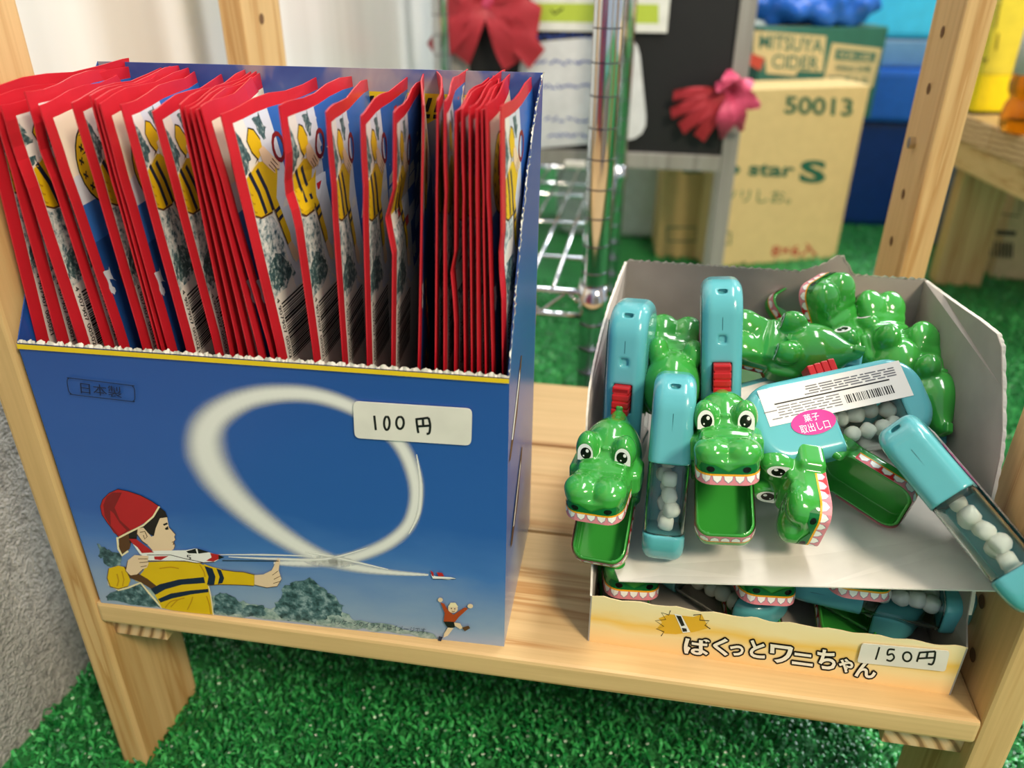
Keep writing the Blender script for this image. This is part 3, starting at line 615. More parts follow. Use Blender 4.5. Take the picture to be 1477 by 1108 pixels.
# =================================================================== CROCODILE TOY (prototype meshes)
def snet(fn, lo, hi, h):
    """naive surface nets: closed quad mesh of fn = 0"""
    ax = [np.arange(l, u + h, h) for l, u in zip(lo, hi)]; X, Y, Z = np.meshgrid(*ax, indexing='ij'); Fv = fn(X, Y, Z); sg = Fv < 0
    nx, ny, nz = Fv.shape; acc = np.zeros((nx - 1, ny - 1, nz - 1, 3)); cnt = np.zeros((nx - 1, ny - 1, nz - 1))
    cor = [(i, j, k) for i in (0, 1) for j in (0, 1) for k in (0, 1)]
    sl = lambda c: tuple(slice(o, o + n - 1) for o, n in zip(c, (nx, ny, nz)))
    for a in cor:
        for d in range(3):
            if a[d]: continue
            b = list(a); b[d] = 1; b = tuple(b); fa, fb = Fv[sl(a)], Fv[sl(b)]; m = sg[sl(a)] != sg[sl(b)]
            t = np.where(m, fa / np.where(m, fa - fb, 1), 0)
            for e in range(3): acc[..., e] += np.where(m, a[e] + (t if e == d else 0), 0)
            cnt += m
    act = cnt > 0; idx = -np.ones(act.shape, int); idx[act] = np.arange(act.sum())
    g = np.argwhere(act); V = np.array(lo) + h * (g + acc[act] / cnt[act][:, None]); Q = []
    for d in range(3):
        o1, o2 = [(1, 2), (2, 0), (0, 1)][d]; s0 = [slice(None)] * 3; s1 = [slice(None)] * 3; s0[d] = slice(0, -1); s1[d] = slice(1, None)
        ch = sg[tuple(s0)] != sg[tuple(s1)]; e = np.argwhere(ch)
        ok = (e[:, o1] > 0) & (e[:, o2] > 0) & (e[:, o1] < Fv.shape[o1] - 1) & (e[:, o2] < Fv.shape[o2] - 1); e = e[ok]
        def cell(da, db): c = e.copy(); c[:, o1] -= da; c[:, o2] -= db; return idx[c[:, 0], c[:, 1], c[:, 2]]
        q = np.stack([cell(1, 1), cell(0, 1), cell(0, 0), cell(1, 0)], 1); fl = ~sg[tuple(e.T)]; q[fl] = q[fl][:, ::-1]; Q.append(q)
    return V, np.vstack(Q)
def smin(a, b, k): h = np.clip(.5 + .5 * (b - a) / k, 0, 1); return b * (1 - h) + a * h - k * h * (1 - h)
def ell(X, Y, Z, c, r):
    x, y, z = (X - c[0]), (Y - c[1]), (Z - c[2]); k0 = np.sqrt((x / r[0]) ** 2 + (y / r[1]) ** 2 + (z / r[2]) ** 2); k1 = np.sqrt((x / r[0] ** 2) ** 2 + (y / r[1] ** 2) ** 2 + (z / r[2] ** 2) ** 2)
    return k0 * (k0 - 1) / (k1 + 1e-9)
def rbox(X, Y, Z, c, b, r):
    q = [np.abs(p - cc) - (bb_ - r) for p, cc, bb_ in zip((X, Y, Z), c, b)]
    return np.sqrt(sum(np.maximum(a, 0) ** 2 for a in q)) + np.minimum(np.maximum(np.maximum(q[0], q[1]), q[2]), 0) - r
def rr2(A, B, ca, cb, ha, hb, r):
    qa, qb = np.abs(A - ca) - (ha - r), np.abs(B - cb) - (hb - r)
    return np.sqrt(np.maximum(qa, 0) ** 2 + np.maximum(qb, 0) ** 2) + np.minimum(np.maximum(qa, qb), 0) - r
def cap(X, Y, Z, a, b, r):
    a, b = np.array(a), np.array(b); d = b - a; t = np.clip(((X - a[0]) * d[0] + (Y - a[1]) * d[1] + (Z - a[2]) * d[2]) / (d @ d), 0, 1)
    return np.sqrt((X - a[0] - t * d[0]) ** 2 + (Y - a[1] - t * d[1]) ** 2 + (Z - a[2] - t * d[2]) ** 2) - r
def extr(d2, dz, r=0.0):
    a, b = d2 + r, dz + r; return np.minimum(np.maximum(a, b), 0) + np.sqrt(np.maximum(a, 0) ** 2 + np.maximum(b, 0) ** 2) - r
# the head points along -Y (f = -y); the mouth plane of the upper jaw is z = 0
SNC, SNH, SNR, SNW = .0415, .0205, .0095, .0175
def sd_upper(X, Y, Z):
    f = -Y; ax = np.abs(X)
    d2 = rr2(X, f, 0, SNC, SNW, SNH, SNR)
    body = extr(d2, np.abs(Z - .0060) - .0060, .0006)
    top = extr(rr2(X, f, 0, .038, .0166, .0205, .009), np.abs(Z - .0080) - .0080, .0042)
    d = smin(body, top, .003)
    d = smin(d, ell(ax, f, Z, (.0088, .0532, .0152), (.0098, .0088, .0052)), .0045)            # nose bulge in two lobes
    for ff, zc in ((.0440, .0152), (.0375, .0162)): d = smin(d, cap(X, f, Z, (-.0125, ff, zc), (.0125, ff, zc), .0026), .0024)   # ridges
    d = smin(d, ell(X, f, Z, (0, .030, .0120), (.0150, .0120, .0085)), .004)
    dome = smin(ell(X, f, Z, (0, .0150, .0095), (.0195, .0190, .0220)), cap(X, f, Z, (0, .002, .0190), (0, -.005, .0235), .0042), .010)
    d = smin(d, dome, .004)
    eye = np.maximum(ell(ax, f, Z, (.0116, .0290, .0228), (.0073, .0078, .0092)), f - .0345)
    d = smin(d, eye, .0022)
    d = smin(d, rbox(ax, f, Z, (.0185, .0270, .0070), (.0040, .0085, .0070), .0034), .0022)   # cheeks
    d = np.minimum(d, rbox(X, f, Z, (0, .0285, .0225), (.0026, .0022, .0022), .0007))           # loop between the eyes
    d = np.minimum(d, rbox(X, f, Z, (0, -.0060, .0275), (.0024, .0030, .0028), .0008))          # nub on the back
    d = np.maximum(d, -Z)
    hol = np.maximum(rr2(X, f, 0, SNC - .004, SNW - .0018, SNH + .002, SNR - .001), np.abs(Z) - .0085)
    return np.maximum(d, -hol)
LJC, LJH = .0385, .0235
def sd_lower(X, Y, Z):
    f = -Y; ax = np.abs(X)
    out = extr(rr2(X, f, 0, LJC, SNW, LJH, .0085), np.abs(Z + .0065) - .0065, .0030)
    out = smin(out, rbox(ax, f, Z, (.0172, .0170, -.002), (.0026, .0095, .0090), .0022), .002)
    inn = np.maximum(rr2(X, f, 0, LJC + .0, SNW - .0019, LJH - .0019, .0072), -(Z + .0108))
    out = np.maximum(out, Z - np.where(f > .027, 0, .012))
    return np.maximum(out, -inn)
HL, HW, HT = .102, .047, .0112                # handle length, depth, half thickness
def sd_handle_full(X, Y, Z, g=0):
    d2 = rr2(Y, Z, HW / 2, HL / 2, HW / 2 - g, HL / 2 - g, .0185); return extr(d2, np.abs(X) - (HT - g), .0062)
WIN = (.0175, .0560)                          # window along the handle, on the side away from the head
def inwin(Y, Z): return np.maximum(np.abs(Z - sum(WIN) / 2) - (WIN[1] - WIN[0]) / 2, .0175 - Y)
def sd_handle(X, Y, Z):
    d = np.maximum(sd_handle_full(X, Y, Z), -inwin(Y, Z)); d = np.maximum(d, -np.maximum(np.maximum(np.abs(X) - .0052, np.abs(Z - .049) - .0085), Y - .006))   # trigger slot
    d = np.maximum(d, -rbox(X, Y, Z, (0, 0, .0705), (.0022, .0018, .0022), .0004))
    d = np.maximum(d, -rbox(X, Y - .0, Z, (0, .0065, .0965), (.0024, .003, .0012), .0008)); return np.maximum(d, -rbox(X, Y, Z, (0, .0405, .0965), (.0024, .003, .0012), .0008))
def sd_window(X, Y, Z): return np.maximum(np.maximum(sd_handle_full(X, Y, Z, .0006), inwin(Y, Z)), -np.maximum(sd_handle_full(X, Y, Z, .0016), inwin(Y, Z) + .0006))
GRN = plain('toy_green', '#379739', .15, spec=.6, coat=.5, var=.02)
GRN2 = ink('snout_green', '#0f6a32', .2); TEAL = plain('toy_teal', '#58aab2', .2, spec=.55, coat=.35, var=.015); TRED = plain('toy_red', '#b5161c', .3, var=.02)
CLEAR = plain('clear_plastic', '#eef6f4', .03, trans=1.0, var=0, ior=1.30); CANDY = plain('candy_white', '#f0ede4', .55, var=.02); SEAMD = plain('seam_dark', '#2d6f76', .5, var=0); DARK = plain('slot_dark', '#1c1c1c', .6, var=0)
PINKG = ink('gum_pink', '#e08a94', .25); REDG = ink('gum_red', '#c41f22', .25); ORG = ink('gum_line', '#f0a51e', .25); TOOTH = ink('tooth', '#f4f2ea', .25); TGREY = ink('tooth_grey', '#9a8c9c', .25)
EWHT, EBLK = ink('eye_white', '#f2f2f0', .25), ink('eye_black', '#0c0c0c', .2)
V, Q = snet(sd_upper, (-.025, -.067, -.002), (.025, .014, .038), .00075); ME_UP = mesh('upper_jaw', V, Q, GRN, smooth=True)
V, Q = snet(sd_lower, (-.024, -.066, -.016), (.024, -.004, .012), .00075); ME_LO = mesh('lower_jaw', V, Q, GRN, smooth=True)
V, Q = snet(sd_handle, (-.014, -.003, -.003), (.014, .05, .105), .0009); ME_HA = mesh('handle', V, Q, TEAL, smooth=True)
V, Q = snet(sd_window, (-.014, .014, .014), (.014, .05, .060), .0007); ME_WI = mesh('candy_window', V, Q, CLEAR, smooth=True)
def outline(c, h, wv, r, back, off):
    """polyline round the snout front: from the left side at f = back to the right side; returns point(s) by arc length"""
    pts = [(-wv - off, back)]; x0, f1 = wv - r, c + h - r
    pts += [(-x0 + (r + off) * math.cos(a), f1 + (r + off) * math.sin(a)) for a in np.linspace(math.pi, math.pi / 2, 8)]
    pts += [(x0 + (r + off) * math.cos(a), f1 + (r + off) * math.sin(a)) for a in np.linspace(math.pi / 2, 0, 8)]; pts += [(wv + off, back)]
    pts = np.array(pts); s = np.concatenate([[0], np.cumsum(np.linalg.norm(np.diff(pts, axis=0), axis=1))]); return pts, s
def band_art(c, h, wv, r, back, upper):
    pts, s = outline(c, h, wv, r, back, .0001); Lt = s[-1]; A = Art(.00003); n = 15
    z0, z1 = (.0004, .0062) if upper else (-.0064, -.0004); q = lambda fr: z0 + (z1 - z0) * fr
    A.poly(PINKG, [(0, z0), (Lt, z0), (Lt, z1), (0, z1)])
    for a, b in ((0, .22), (.78, 1)): A.poly(REDG, [(Lt * a, q(.05)), (Lt * b, q(.05)), (Lt * b, q(.95)), (Lt * a, q(.95))])
    for i in range(n):
        a, b = Lt * (i + .08) / n, Lt * (i + .92) / n; m = (a + b) / 2
        if upper:
            A.poly(TGREY, [(a - .0002, q(.82)), (a + .0004, q(.40)), (m, q(.13)), (b - .0004, q(.40)), (b + .0002, q(.82))]); A.poly(TOOTH, [(a + .0001, q(.82)), (a + .0006, q(.48)), (m, q(.20)), (b - .0006, q(.48)), (b - .0001, q(.82))]); A.lv -= 2
        else:
            A.poly(TGREY, [(a - .0002, q(.15)), (a + .0002, q(.60)), (m, q(.85)), (b - .0002, q(.60)), (b + .0002, q(.15))]); A.poly(TOOTH, [(a + .0001, q(.15)), (a + .0005, q(.55)), (m, q(.78)), (b - .0005, q(.55)), (b - .0001, q(.15))]); A.lv -= 2
    A.lv += 2
    A.poly(ORG, [(0, q(.82)), (Lt, q(.82)), (Lt, q(1)), (0, q(1))]) if upper else A.poly(ORG, [(0, q(0)), (Lt, q(0)), (Lt, q(.12)), (0, q(.12))])
    if upper:
        m = Lt / 2
        A.poly(GRN2, [(m - .0150, .0062), (m + .0150, .0062), (m + .0170, .0085), (m + .0150, .0112), (m + .0075, .0108), (m, .0074), (m - .0075, .0108), (m - .0150, .0112), (m - .0170, .0085)])
        for sx in (-1, 1): A.poly(EBLK, ellipse((m + sx * .0098, .0086), .0023, .0016, 14))
    def fn(sv, z, o):
        x = np.interp(sv, s, pts[:, 0]); f = np.interp(sv, s, pts[:, 1]); nx = x - np.clip(x, -(wv - r), wv - r); nf = max(0, f - (c + h - r)); ln = math.hypot(nx, nf) + 1e-9
        o += .00022; push = .0002 * max(0, (z - .0062) / .005) if upper else 0
        return np.array([x + nx / ln * (o + push), -(f + nf / ln * (o + push)), z])
    V, Fc, Mt = A.flat([(0, v) for v in s[1:-1]]); ms = []
    for m_ in Mt:
        if m_ not in ms: ms.append(m_)
    return mesh('teeth_sticker', [fn(x, y, .00003 * lv) for x, y, lv in V], Fc, ms, [ms.index(m_) for m_ in Mt])
ME_TU = band_art(SNC, SNH, SNW, SNR, .0295, True); ME_TL = band_art(LJC, LJH, SNW, .0085, .0300, False)
def eye_mesh():
    A = Art(.00004); r = .0058
    for sx in (-1, 1):
        cx = sx * .0116
        A.poly(EWHT, [(cx - .0048, .0182)] + [(cx + .0048 * math.cos(a), .0228 + .0058 * math.sin(a)) for a in np.linspace(math.pi, 0, 12)] + [(cx + .0048, .0182)])
        A.poly(EBLK, ellipse((cx - sx * .0004, .0228), .0034, .0036, 16)).poly(EWHT, ellipse((cx + .0013, .0244), .0010, .0011, 10)).poly(EWHT, ellipse((cx - .0010, .0212), .0005, .0005, 8)); A.lv -= 4
    V, Fc, Mt = A.flat(); ms = []
    for m_ in Mt:
        if m_ not in ms: ms.append(m_)
    return mesh('eye_sticker', [(x, -(.03475 + .00006 * lv), z) for x, z, lv in V], Fc, ms, [ms.index(m_) for m_ in Mt])
ME_EY = eye_mesh()
def tri_mesh():
    b = MB()
    for k in range(4): b.box((-.0048, -.0072 + .0004 * k, .0412 + .0042 * k), (.0048, .004, .0450 + .0042 * k), .0008)
    b.box((-.004, -.006, .0425), (.004, .003, .0565), 0); return mesh('trigger', b.v, b.f, TRED)
ME_TR = tri_mesh()
b = MB(); b.box((-.0058, -.010, .006), (.0058, .004, .036), .0015); ME_NECK = mesh('neck_joint', b.v, b.f, TEAL)
b = MB(); b.tube([(0, .0465, WIN[1] + .004), (0, .0470, HL - .019)], .00022, 5); ME_SE2 = mesh('seam', b.v, b.f, SEAMD)
b = MB(); b.tube([(0, .0000, .076), (0, .0000, HL - .019)], .00022, 5); ME_SE3 = mesh('seam', b.v, b.f, SEAMD)
CANDIES = []
for k in range(9):
    rr = random.Random(k + 40); b = MB(); h2 = .0040; c = np.array([rr.uniform(-.0035, .0035), .0255 + .0105 * (k % 2) + rr.uniform(-.001, .002), WIN[0] + .0055 + (k // 2) * .0078 + rr.uniform(-.0015, .0015)])
    prof = [(.0001, -h2), (.0030, -h2), (.0042, -h2 * .62), (.0044, 0), (.0042, h2 * .62), (.0030, h2), (.0001, h2)]; b.lathe(prof, (0, 0, 0), 14)
    e = Matrix.Rotation(rr.uniform(0, 3), 3, 'X') @ Matrix.Rotation(rr.uniform(0, 3), 3, 'Y'); b.v = [tuple(np.array(e @ Vector(v)) + c) for v in b.v]
    CANDIES.append(mesh('candy', b.v, b.f, CANDY, smooth=True))
def label_mesh(side):
    A = Art(.00004); LW, TX = ink('label_white', '#e4e1da', .4), ink('label_text', '#6a6a6e', .4); r = random.Random(3)
    A.poly(LW, [(.0042, .0105), (.0250, .0105), (.0250, .0925), (.0042, .0925)])
    y = .0072; t_ = 0
    for i in range(4):
        z = .0150
        while z < .066: l_ = r.uniform(.002, .009); A.poly(TX, [(y, z), (y + .0007, z), (y + .0007, z + l_), (y, z + l_)]); A.lv -= 1; z += l_ + r.uniform(.0006, .0016)
        y += .0014
    A.poly(BLK, [(.0132, .020), (.0140, .020), (.0140, .086), (.0132, .086)]); A.lv -= 1
    y = .0152
    for i in range(5):
        z = .050
        while z < .086: l_ = r.uniform(.002, .008); A.poly(TX, [(y, z), (y + .0006, z), (y + .0006, z + l_), (y, z + l_)]); A.lv -= 1; z += l_ + r.uniform(.0006, .0016)
        y += .0015
    z = .020
    while z < .048: l_ = r.choice([.0003, .0005, .0008]); A.poly(BLK, [(.0168, z), (.0215, z), (.0215, z + l_), (.0168, z + l_)]); A.lv -= 1; z += l_ + r.choice([.0004, .0006, .0009])
    A.lv += 2
    PK_ = ink('sticker_pink', '#c92c8a', .35); A.poly(PK_, ellipse((.0275, .0690), .0068, .0125, 26))
    WT = ink('sticker_letters', '#f2e6ee', .4)
    # lettering reads along the handle
    text(A, WT, '菓子', (.0268, .0735), (.0268, .0650), (-.0042, 0)); text(A, WT, '取出し口', (.0325, .0775), (.0325, .0610), (-.0048, 0))
    V, Fc, Mt = A.flat(); ms = []
    for m_ in Mt:
        if m_ not in ms: ms.append(m_)
    return mesh('label_sticker', [(-(HT + .0002 + .00004 * lv), y, z) for y, z, lv in V], Fc, ms, [ms.index(m_) for m_ in Mt])
ME_LB = label_mesh(-1)
HSX, HSY = .86, 1.06                            # the head is a little slimmer and longer than modelled
for me in (ME_UP, ME_LO, ME_TU, ME_TL, ME_EY):
    for v in me.vertices: v.co.x *= HSX; v.co.y *= HSY
HEADZ = .0165                                   # height of the mouth plane on the handle
def toy(label, anchor_local, anchor_world, zdir, hdir, jaw=34, handle=True, head=True, pitch=0):
    z = np.array(zdir, float); z /= np.linalg.norm(z); y = -np.array(hdir, float); y -= z * (y @ z); y /= np.linalg.norm(y); x = np.cross(y, z)
    R = np.stack([x, y, z], 1); pos = np.array(anchor_world) - R @ np.array(anchor_local)
    o = thing('crocodile_toy', label, 'toy', (0, 0, 0), 'candy crocodile toys in the carton')
    mw = Matrix.Identity(4)
    for i in range(3):
        for j in range(3): mw[i][j] = R[i, j]
        mw[i][3] = pos[i]
    o.matrix_world = mw
    if head:
        Hm = Matrix.Translation((0, -.006, HEADZ + .012)) @ Matrix.Rotation(math.radians(pitch), 4, 'X') @ Matrix.Translation((0, .006, -HEADZ - .012)) @ Matrix.Translation((0, -.0075, HEADZ))
        up = link('upper_jaw', ME_UP, o); up.matrix_local = Hm; link('teeth_sticker', ME_TU, up); link('eye_sticker', ME_EY, up)
        lo = link('lower_jaw', ME_LO, o)
        pv = Vector((0, -.010 * HSY, 0)); a = math.radians(jaw); Rj = Matrix.Rotation(a, 4, 'X')
        lo.matrix_local = Hm @ Matrix.Translation(pv) @ Rj @ Matrix.Translation(-pv); link('teeth_sticker', ME_TL, lo)
        link('neck_joint', ME_NECK, o)
    if handle:
        h = link('handle', ME_HA, o); link('seam', ME_SE2, h); link('seam', ME_SE3, h); link('trigger', ME_TR, o); link('label_sticker', ME_LB, h)
        wn = link('candy_window', ME_WI, o)
        for c in CANDIES: link('candy', c, o)
    return o

# =================================================================== CARTON OF CROCODILE TOYS
cb = thing('toy_carton', 'torn open cream carton of crocodile toys with grey inside, on the shelf', 'box', (.083, .11, ZS))
CBL, CBR = np.array([-.0117, .0205, ZS]), np.array([.1772, .0160, ZS])
cdv = (CBR - CBL) / np.linalg.norm(CBR - CBL); cn = np.array([cdv[1], -cdv[0], 0]); cfront = Plane(CBL, cn)
def mat_cream():
    t = NT('carton_cream_print'); c = t.n('ShaderNodeTexCoord'); sp = t.n('ShaderNodeSeparateXYZ'); t.l(c.outputs['Object'], sp.inputs[0])
    nz = t.noise(t.coord((1, 1, 3)), 22, 3); ad = t.n('ShaderNodeMath', operation='MULTIPLY_ADD'); t.l(nz.outputs[0], ad.inputs[0]); ad.inputs[1].default_value = .018; t.l(sp.outputs[2], ad.inputs[2])
    mr = t.n('ShaderNodeMapRange'); t.l(ad.outputs[0], mr.inputs[0]); mr.inputs[1].default_value = .008; mr.inputs[2].default_value = .045
    t.base(t.ramp(mr.outputs[0], [(0, lin('#efc584')), (.35, lin('#f0d49a')), (.55, lin('#eebf5a')), (.75, lin('#efd9a2')), (1, lin('#f0e0b4'))])); t.set(Roughness=.4, Coat_Weight=.15); return t.m
CREAMC = mat_cream()
cin = np.array([-cn[0], -cn[1], 0])
DC = .188
KBL, KBR = CBL + cin * DC, CBR + cin * DC
fz = .0335
# front: low torn panel
fr_pts = [CBL, CBR] + [CBR + (CBL - CBR) * t + np.array([0, 0, fz + .0006 * math.sin(60 * t) + random.uniform(-.0003, .0003)]) for t in np.linspace(0, 1, 60)]
b = MB(); b.slab(fr_pts, cn, .0006); o = b.build('front_panel', [CREAMC], cb)
# back panel with a torn flap standing up
tb = []
for t in np.linspace(0, 1, 120):
    px = 905 + (1335 - 905) * t; py = 377 + (405 - 377) * t
    z = onY(px, py, .206)[2] + .0009 * abs(math.sin(t * 150))
    if 1160 < px < 1235: z += np.interp(px, [1160, 1190, 1208, 1216, 1235], [0, .006, .0125, .0115, 0])
    tb.append(z)
back = Plane(KBL, cn); TLx = onY(905, 377, .206); TRx = onY(1335, 405, .206)
bt = [TLx * [1, 1, 0] + (TRx - TLx) * [1, 1, 0] * t + np.array([0, 0, z]) for t, z in zip(np.linspace(0, 1, 120), tb)]
b = MB(); b.slab([KBL, KBR] + bt[::-1], cn, .0008); b.build('back_panel', GREYIN, cb)
b = MB(); n = len(bt); b.add([q + [0, -.0003, .0] for q in bt] + [q + np.array([0, -.0012, .0012 * (.4 + abs(math.sin(i * .9)))]) for i, q in enumerate(bt)], [(i, i + 1, n + i + 1, n + i) for i in range(n - 1)]); b.build('torn_edge', WCARD, cb, kind='stuff')
# right side: from the back corner forward, torn down to the front rim
xr = .1795
rp = [onX(px, py, xr + .002) for px, py in ((1362, 425), (1390, 445), (1415, 462), (1440, 482), (1446, 500), (1448, 560), (1449, 620), (1446, 660), (1437, 705))]
rp = [q for q in rp if q[1] < .19]
right_poly = [KBR, TRx] + rp + [np.array([CBR[0] + .0012, .040, .222]), np.array([CBR[0] + .0006, .028, .190]), CBR + [0, .0, fz], CBR]
for q in right_poly[2:-2]: q[0] = np.interp(q[2], [ZS, .31], [.1782, .1815])
b = MB(); b.slab(right_poly, (-1, 0, .02), -.0008); b.build('side_panel', [GREYIN], cb)
edge = right_poly[1:-2]; E2 = []
for i in range(len(edge) - 1):
    for t in np.linspace(0, 1, 10)[:-1]: E2.append(edge[i] + (edge[i + 1] - edge[i]) * t)
n = len(E2); b = MB(); b.add([q + [-.0003, 0, 0] for q in E2] + [q + np.array([.0008, -.0005 - .0011 * abs(math.sin(i * .8)), .0007 + .0004 * abs(math.sin(i * .8))]) for i, q in enumerate(E2)], [(i, i + 1, n + i + 1, n + i) for i in range(n - 1)]); b.build('torn_edge', WCARD, cb, kind='stuff')
# left side panel
lp = [CBL, CBL + [0, 0, fz], CBL + np.array([-.002, .03, .042]), CBL + np.array([-.006, .060, .060])] + [onY(px, py, y) for px, py, y in ((847, 640, .090), (848, 600, .095), (851, 565, .105), (858, 525, .120), (868, 482, .142), (880, 440, .168), (895, 400, .192))] + [TLx, KBL]
b = MB(); b.slab(lp, (1, 0, 0), .0008); b.build('side_panel', [GREYIN], cb)
edge = lp[1:-1]; E2 = []
for i in range(len(edge) - 1):
    for t in np.linspace(0, 1, 14)[:-1]: E2.append(edge[i] + (edge[i + 1] - edge[i]) * t)
n = len(E2); b = MB(); b.add([q for q in E2] + [q + np.array([-.0012, -.0004, .0013 * (.4 + abs(math.sin(i * .9)))]) for i, q in enumerate(E2)], [(i, i + 1, n + i + 1, n + i) for i in range(n - 1)]); b.build('torn_edge', WCARD, cb, kind='stuff')
b = MB(); b.slab([CBL + [.001, .001, .0007], CBR + [-.001, .001, .0007], KBR + [-.001, -.001, .0007], KBL + [.001, -.001, .0007]], (0, 0, 1), .0006); b.build('bottom_panel', GREYIN, cb)
# print on the front
a = Art(.00005)
a.poly(ink('burst', '#dca92c'), [(965, 886), (1000, 890), (1012, 886), (1022, 906), (1000, 912), (975, 915), (958, 914), (948, 906), (955, 898), (950, 892)])
z5 = lambda *pts: [(830 + x * .21666, 800 + y * .21666) for x, y in pts]
a.stroke(BLK, z5((632, 372), (622, 402), (572, 386), (602, 432), (532, 440), (588, 478), (538, 494), (590, 514), (570, 542)), 1.3).stroke(BLK, z5((785, 402), (835, 398), (828, 436), (890, 440), (862, 470), (898, 494)), 1.3)
a.poly(WHT, z5((658, 392), (705, 402), (765, 515), (715, 520))).poly(BLK, z5((670, 404), (702, 408), (728, 470), (706, 476))).poly(BLK, z5((708, 486), (738, 490), (744, 510), (716, 512)))
GL = [('ぱ', 986, 1023, 943.5, 24), ('く', 1028, 1050, 945, 25), ('っ', 1052, 1072, 946, 15), ('と', 1081, 1103, 949, 25), ('ワ', 1110, 1143, 956, 26), ('ニ', 1142, 1172, 959, 17), ('ち', 1178, 1205, 965, 28), ('ゃ', 1209, 1230, 970, 20), ('ん', 1232, 1263, 977, 23)]
LET = ink('letter_white', '#e9e2d2')
for mm, d_ in ((BLK, 2.3), (LET, 0)):
    for g, x0, x1, yb, hh in GL:
        for an in (np.linspace(0, 2 * math.pi, 13)[:-1] if d_ else [0]):
            dx, dy = d_ * math.cos(an), d_ * math.sin(an)
            text(a, mm, g, (x0 + dx, yb - 2 + dy), (x1 + dx, yb + (x1 - x0) * .13 - 2 + dy), (1, -hh), .03); a.lv -= 1
    a.lv += 2
a.build('printed_title', cfront.at, cb)
z6 = lambda *pts: [(1100 + x * .27802, 800 + y * .27802) for x, y in pts]
sticker(cb, Plane(CBL + cn * .0012, cn), z6((516, 462), (972, 502), (948, 608), (490, 560)), [z6((606, 480), (596, 515), (586, 546)), z6((686, 494), (655, 493), (648, 520), (672, 516), (682, 535), (664, 552), (642, 546)), z6(*oval((750, 530), 22, 24)), z6((816, 506), (808, 530), (800, 556)), z6((814, 508), (855, 505), (896, 502)), z6((896, 502), (892, 540), (880, 568), (858, 566)), z6((806, 538), (890, 534)), z6((856, 507), (850, 537))], 2.7)
# loose white card sheet between the two layers
sh = thing('card_sheet', 'loose white card sheet lying between the two layers of crocodile toys', 'card', (.09, .1, .208))
sheet = [onY(893, 838, .027), onY(1180, 846, .016), onY(1466, 853, .008)]
P_ = [sheet[0], sheet[1], sheet[2], np.array([sheet[2][0], .045, sheet[2][2] - .002]), np.array([.1765, .052, sheet[2][2] - .003]), np.array([.1765, .196, .225]), np.array([-.006, .196, .200]), np.array([-.004, .045, sheet[0][2]]), ]
b = MB(); k = len(P_); b.add(P_ + [q - [0, 0, .0007] for q in P_], [(0, 1, 4, 7), (1, 2, 3, 4), (4, 5, 6, 7), tuple(i + k for i in (7, 4, 1, 0)), tuple(i + k for i in (4, 3, 2, 1)), tuple(i + k for i in (7, 6, 5, 4))] + [(i, i + k, (i + 1) % k + k, (i + 1) % k) for i in range(k)]); b.build('sheet', plain('white_sheet', '#ded9d0', .6), sh)
# --- the toys (upper layer)
def cdir(a, b, c): v = M @ np.array([a, -b, -c]); return v / np.linalg.norm(v)     # right, up, towards the viewer -> world
DOME = (0, -.0075 - .0165 * HSY, HEADZ + .0075); NOSE = (0, -.0075 - .061 * HSY, HEADZ + .006)
toy('crocodile toy hanging over the left front corner of the carton, mouth open', (0, 0, .049), onY(897, 576, .094), (-.02, .20, .98), (-.15, -.98, .18), 38, pitch=11)
toy('open-mouthed crocodile toy in the middle facing out, right of the upright candy handle', (0, 0, .049), onY(1041, 545, .100), (-.09, .24, .97), (-.03, -.98, .22), 36, pitch=3)
toy('crocodile toy turned away with its candy window handle upright between the two open mouths', (0, HW, .036), onY(961, 725, .038), (-.01, .36, .93), (.04, .93, -.36), head=False)
toy('crocodile toy lying on top with its white label and candy window up', (-HT, .0235, .051), onY(1215, 589, .085), cdir(-.965, -.20, .10), cdir(-.20, .93, -.36), head=False)
toy('crocodile toy rolled on its side under the labelled toy, jaws wide open', NOSE, onZ(1172, 766, .236), (-.98, -.05, .10), (.03, -.92, -.20), 52, handle=False)
toy('crocodile toy leaning on the right wall of the carton, candy window towards the front', (0, HW, .051), onY(1382, 730, .015), onY(1306, 642, .044) - onY(1458, 826, -.006), -cdir(-.80, .45, .75), head=False)
toy('crocodile toy head lying on its jaws behind the labelled toy, snout to the left', DOME, onY(1162, 512, .138), (.05, -.62, .78), (-.96, .12, .10), 30, handle=False)
toy('crocodile toy head poking up against the back of the carton', DOME, onY(1212, 503, .178), (.55, -.70, .30), (-.45, .20, .80), 26, handle=False)
toy('crocodile toy head facing the back wall just above the labelled toy', DOME, onY(1282, 530, .160), (.35, -.55, .70), (-.25, .75, .50), 22, handle=False)
toy('crocodile toy at the back left seen from behind, eye bumps up', DOME, onY(968, 558, .112), (.02, -.42, .90), (.02, .88, .46), 26, handle=False)
toy('crocodile toy showing only its round head beside the right wall of the carton', DOME, onY(1336, 580, .135), (.25, -.60, .75), (.10, .80, .60), 20, handle=False)
toy('crocodile toy handle half hidden under the left end of the labelled toy', (-HT, .0235, .051), onY(1150, 585, .122), cdir(-.95, -.25, .10), cdir(-.25, .93, -.36), head=False)
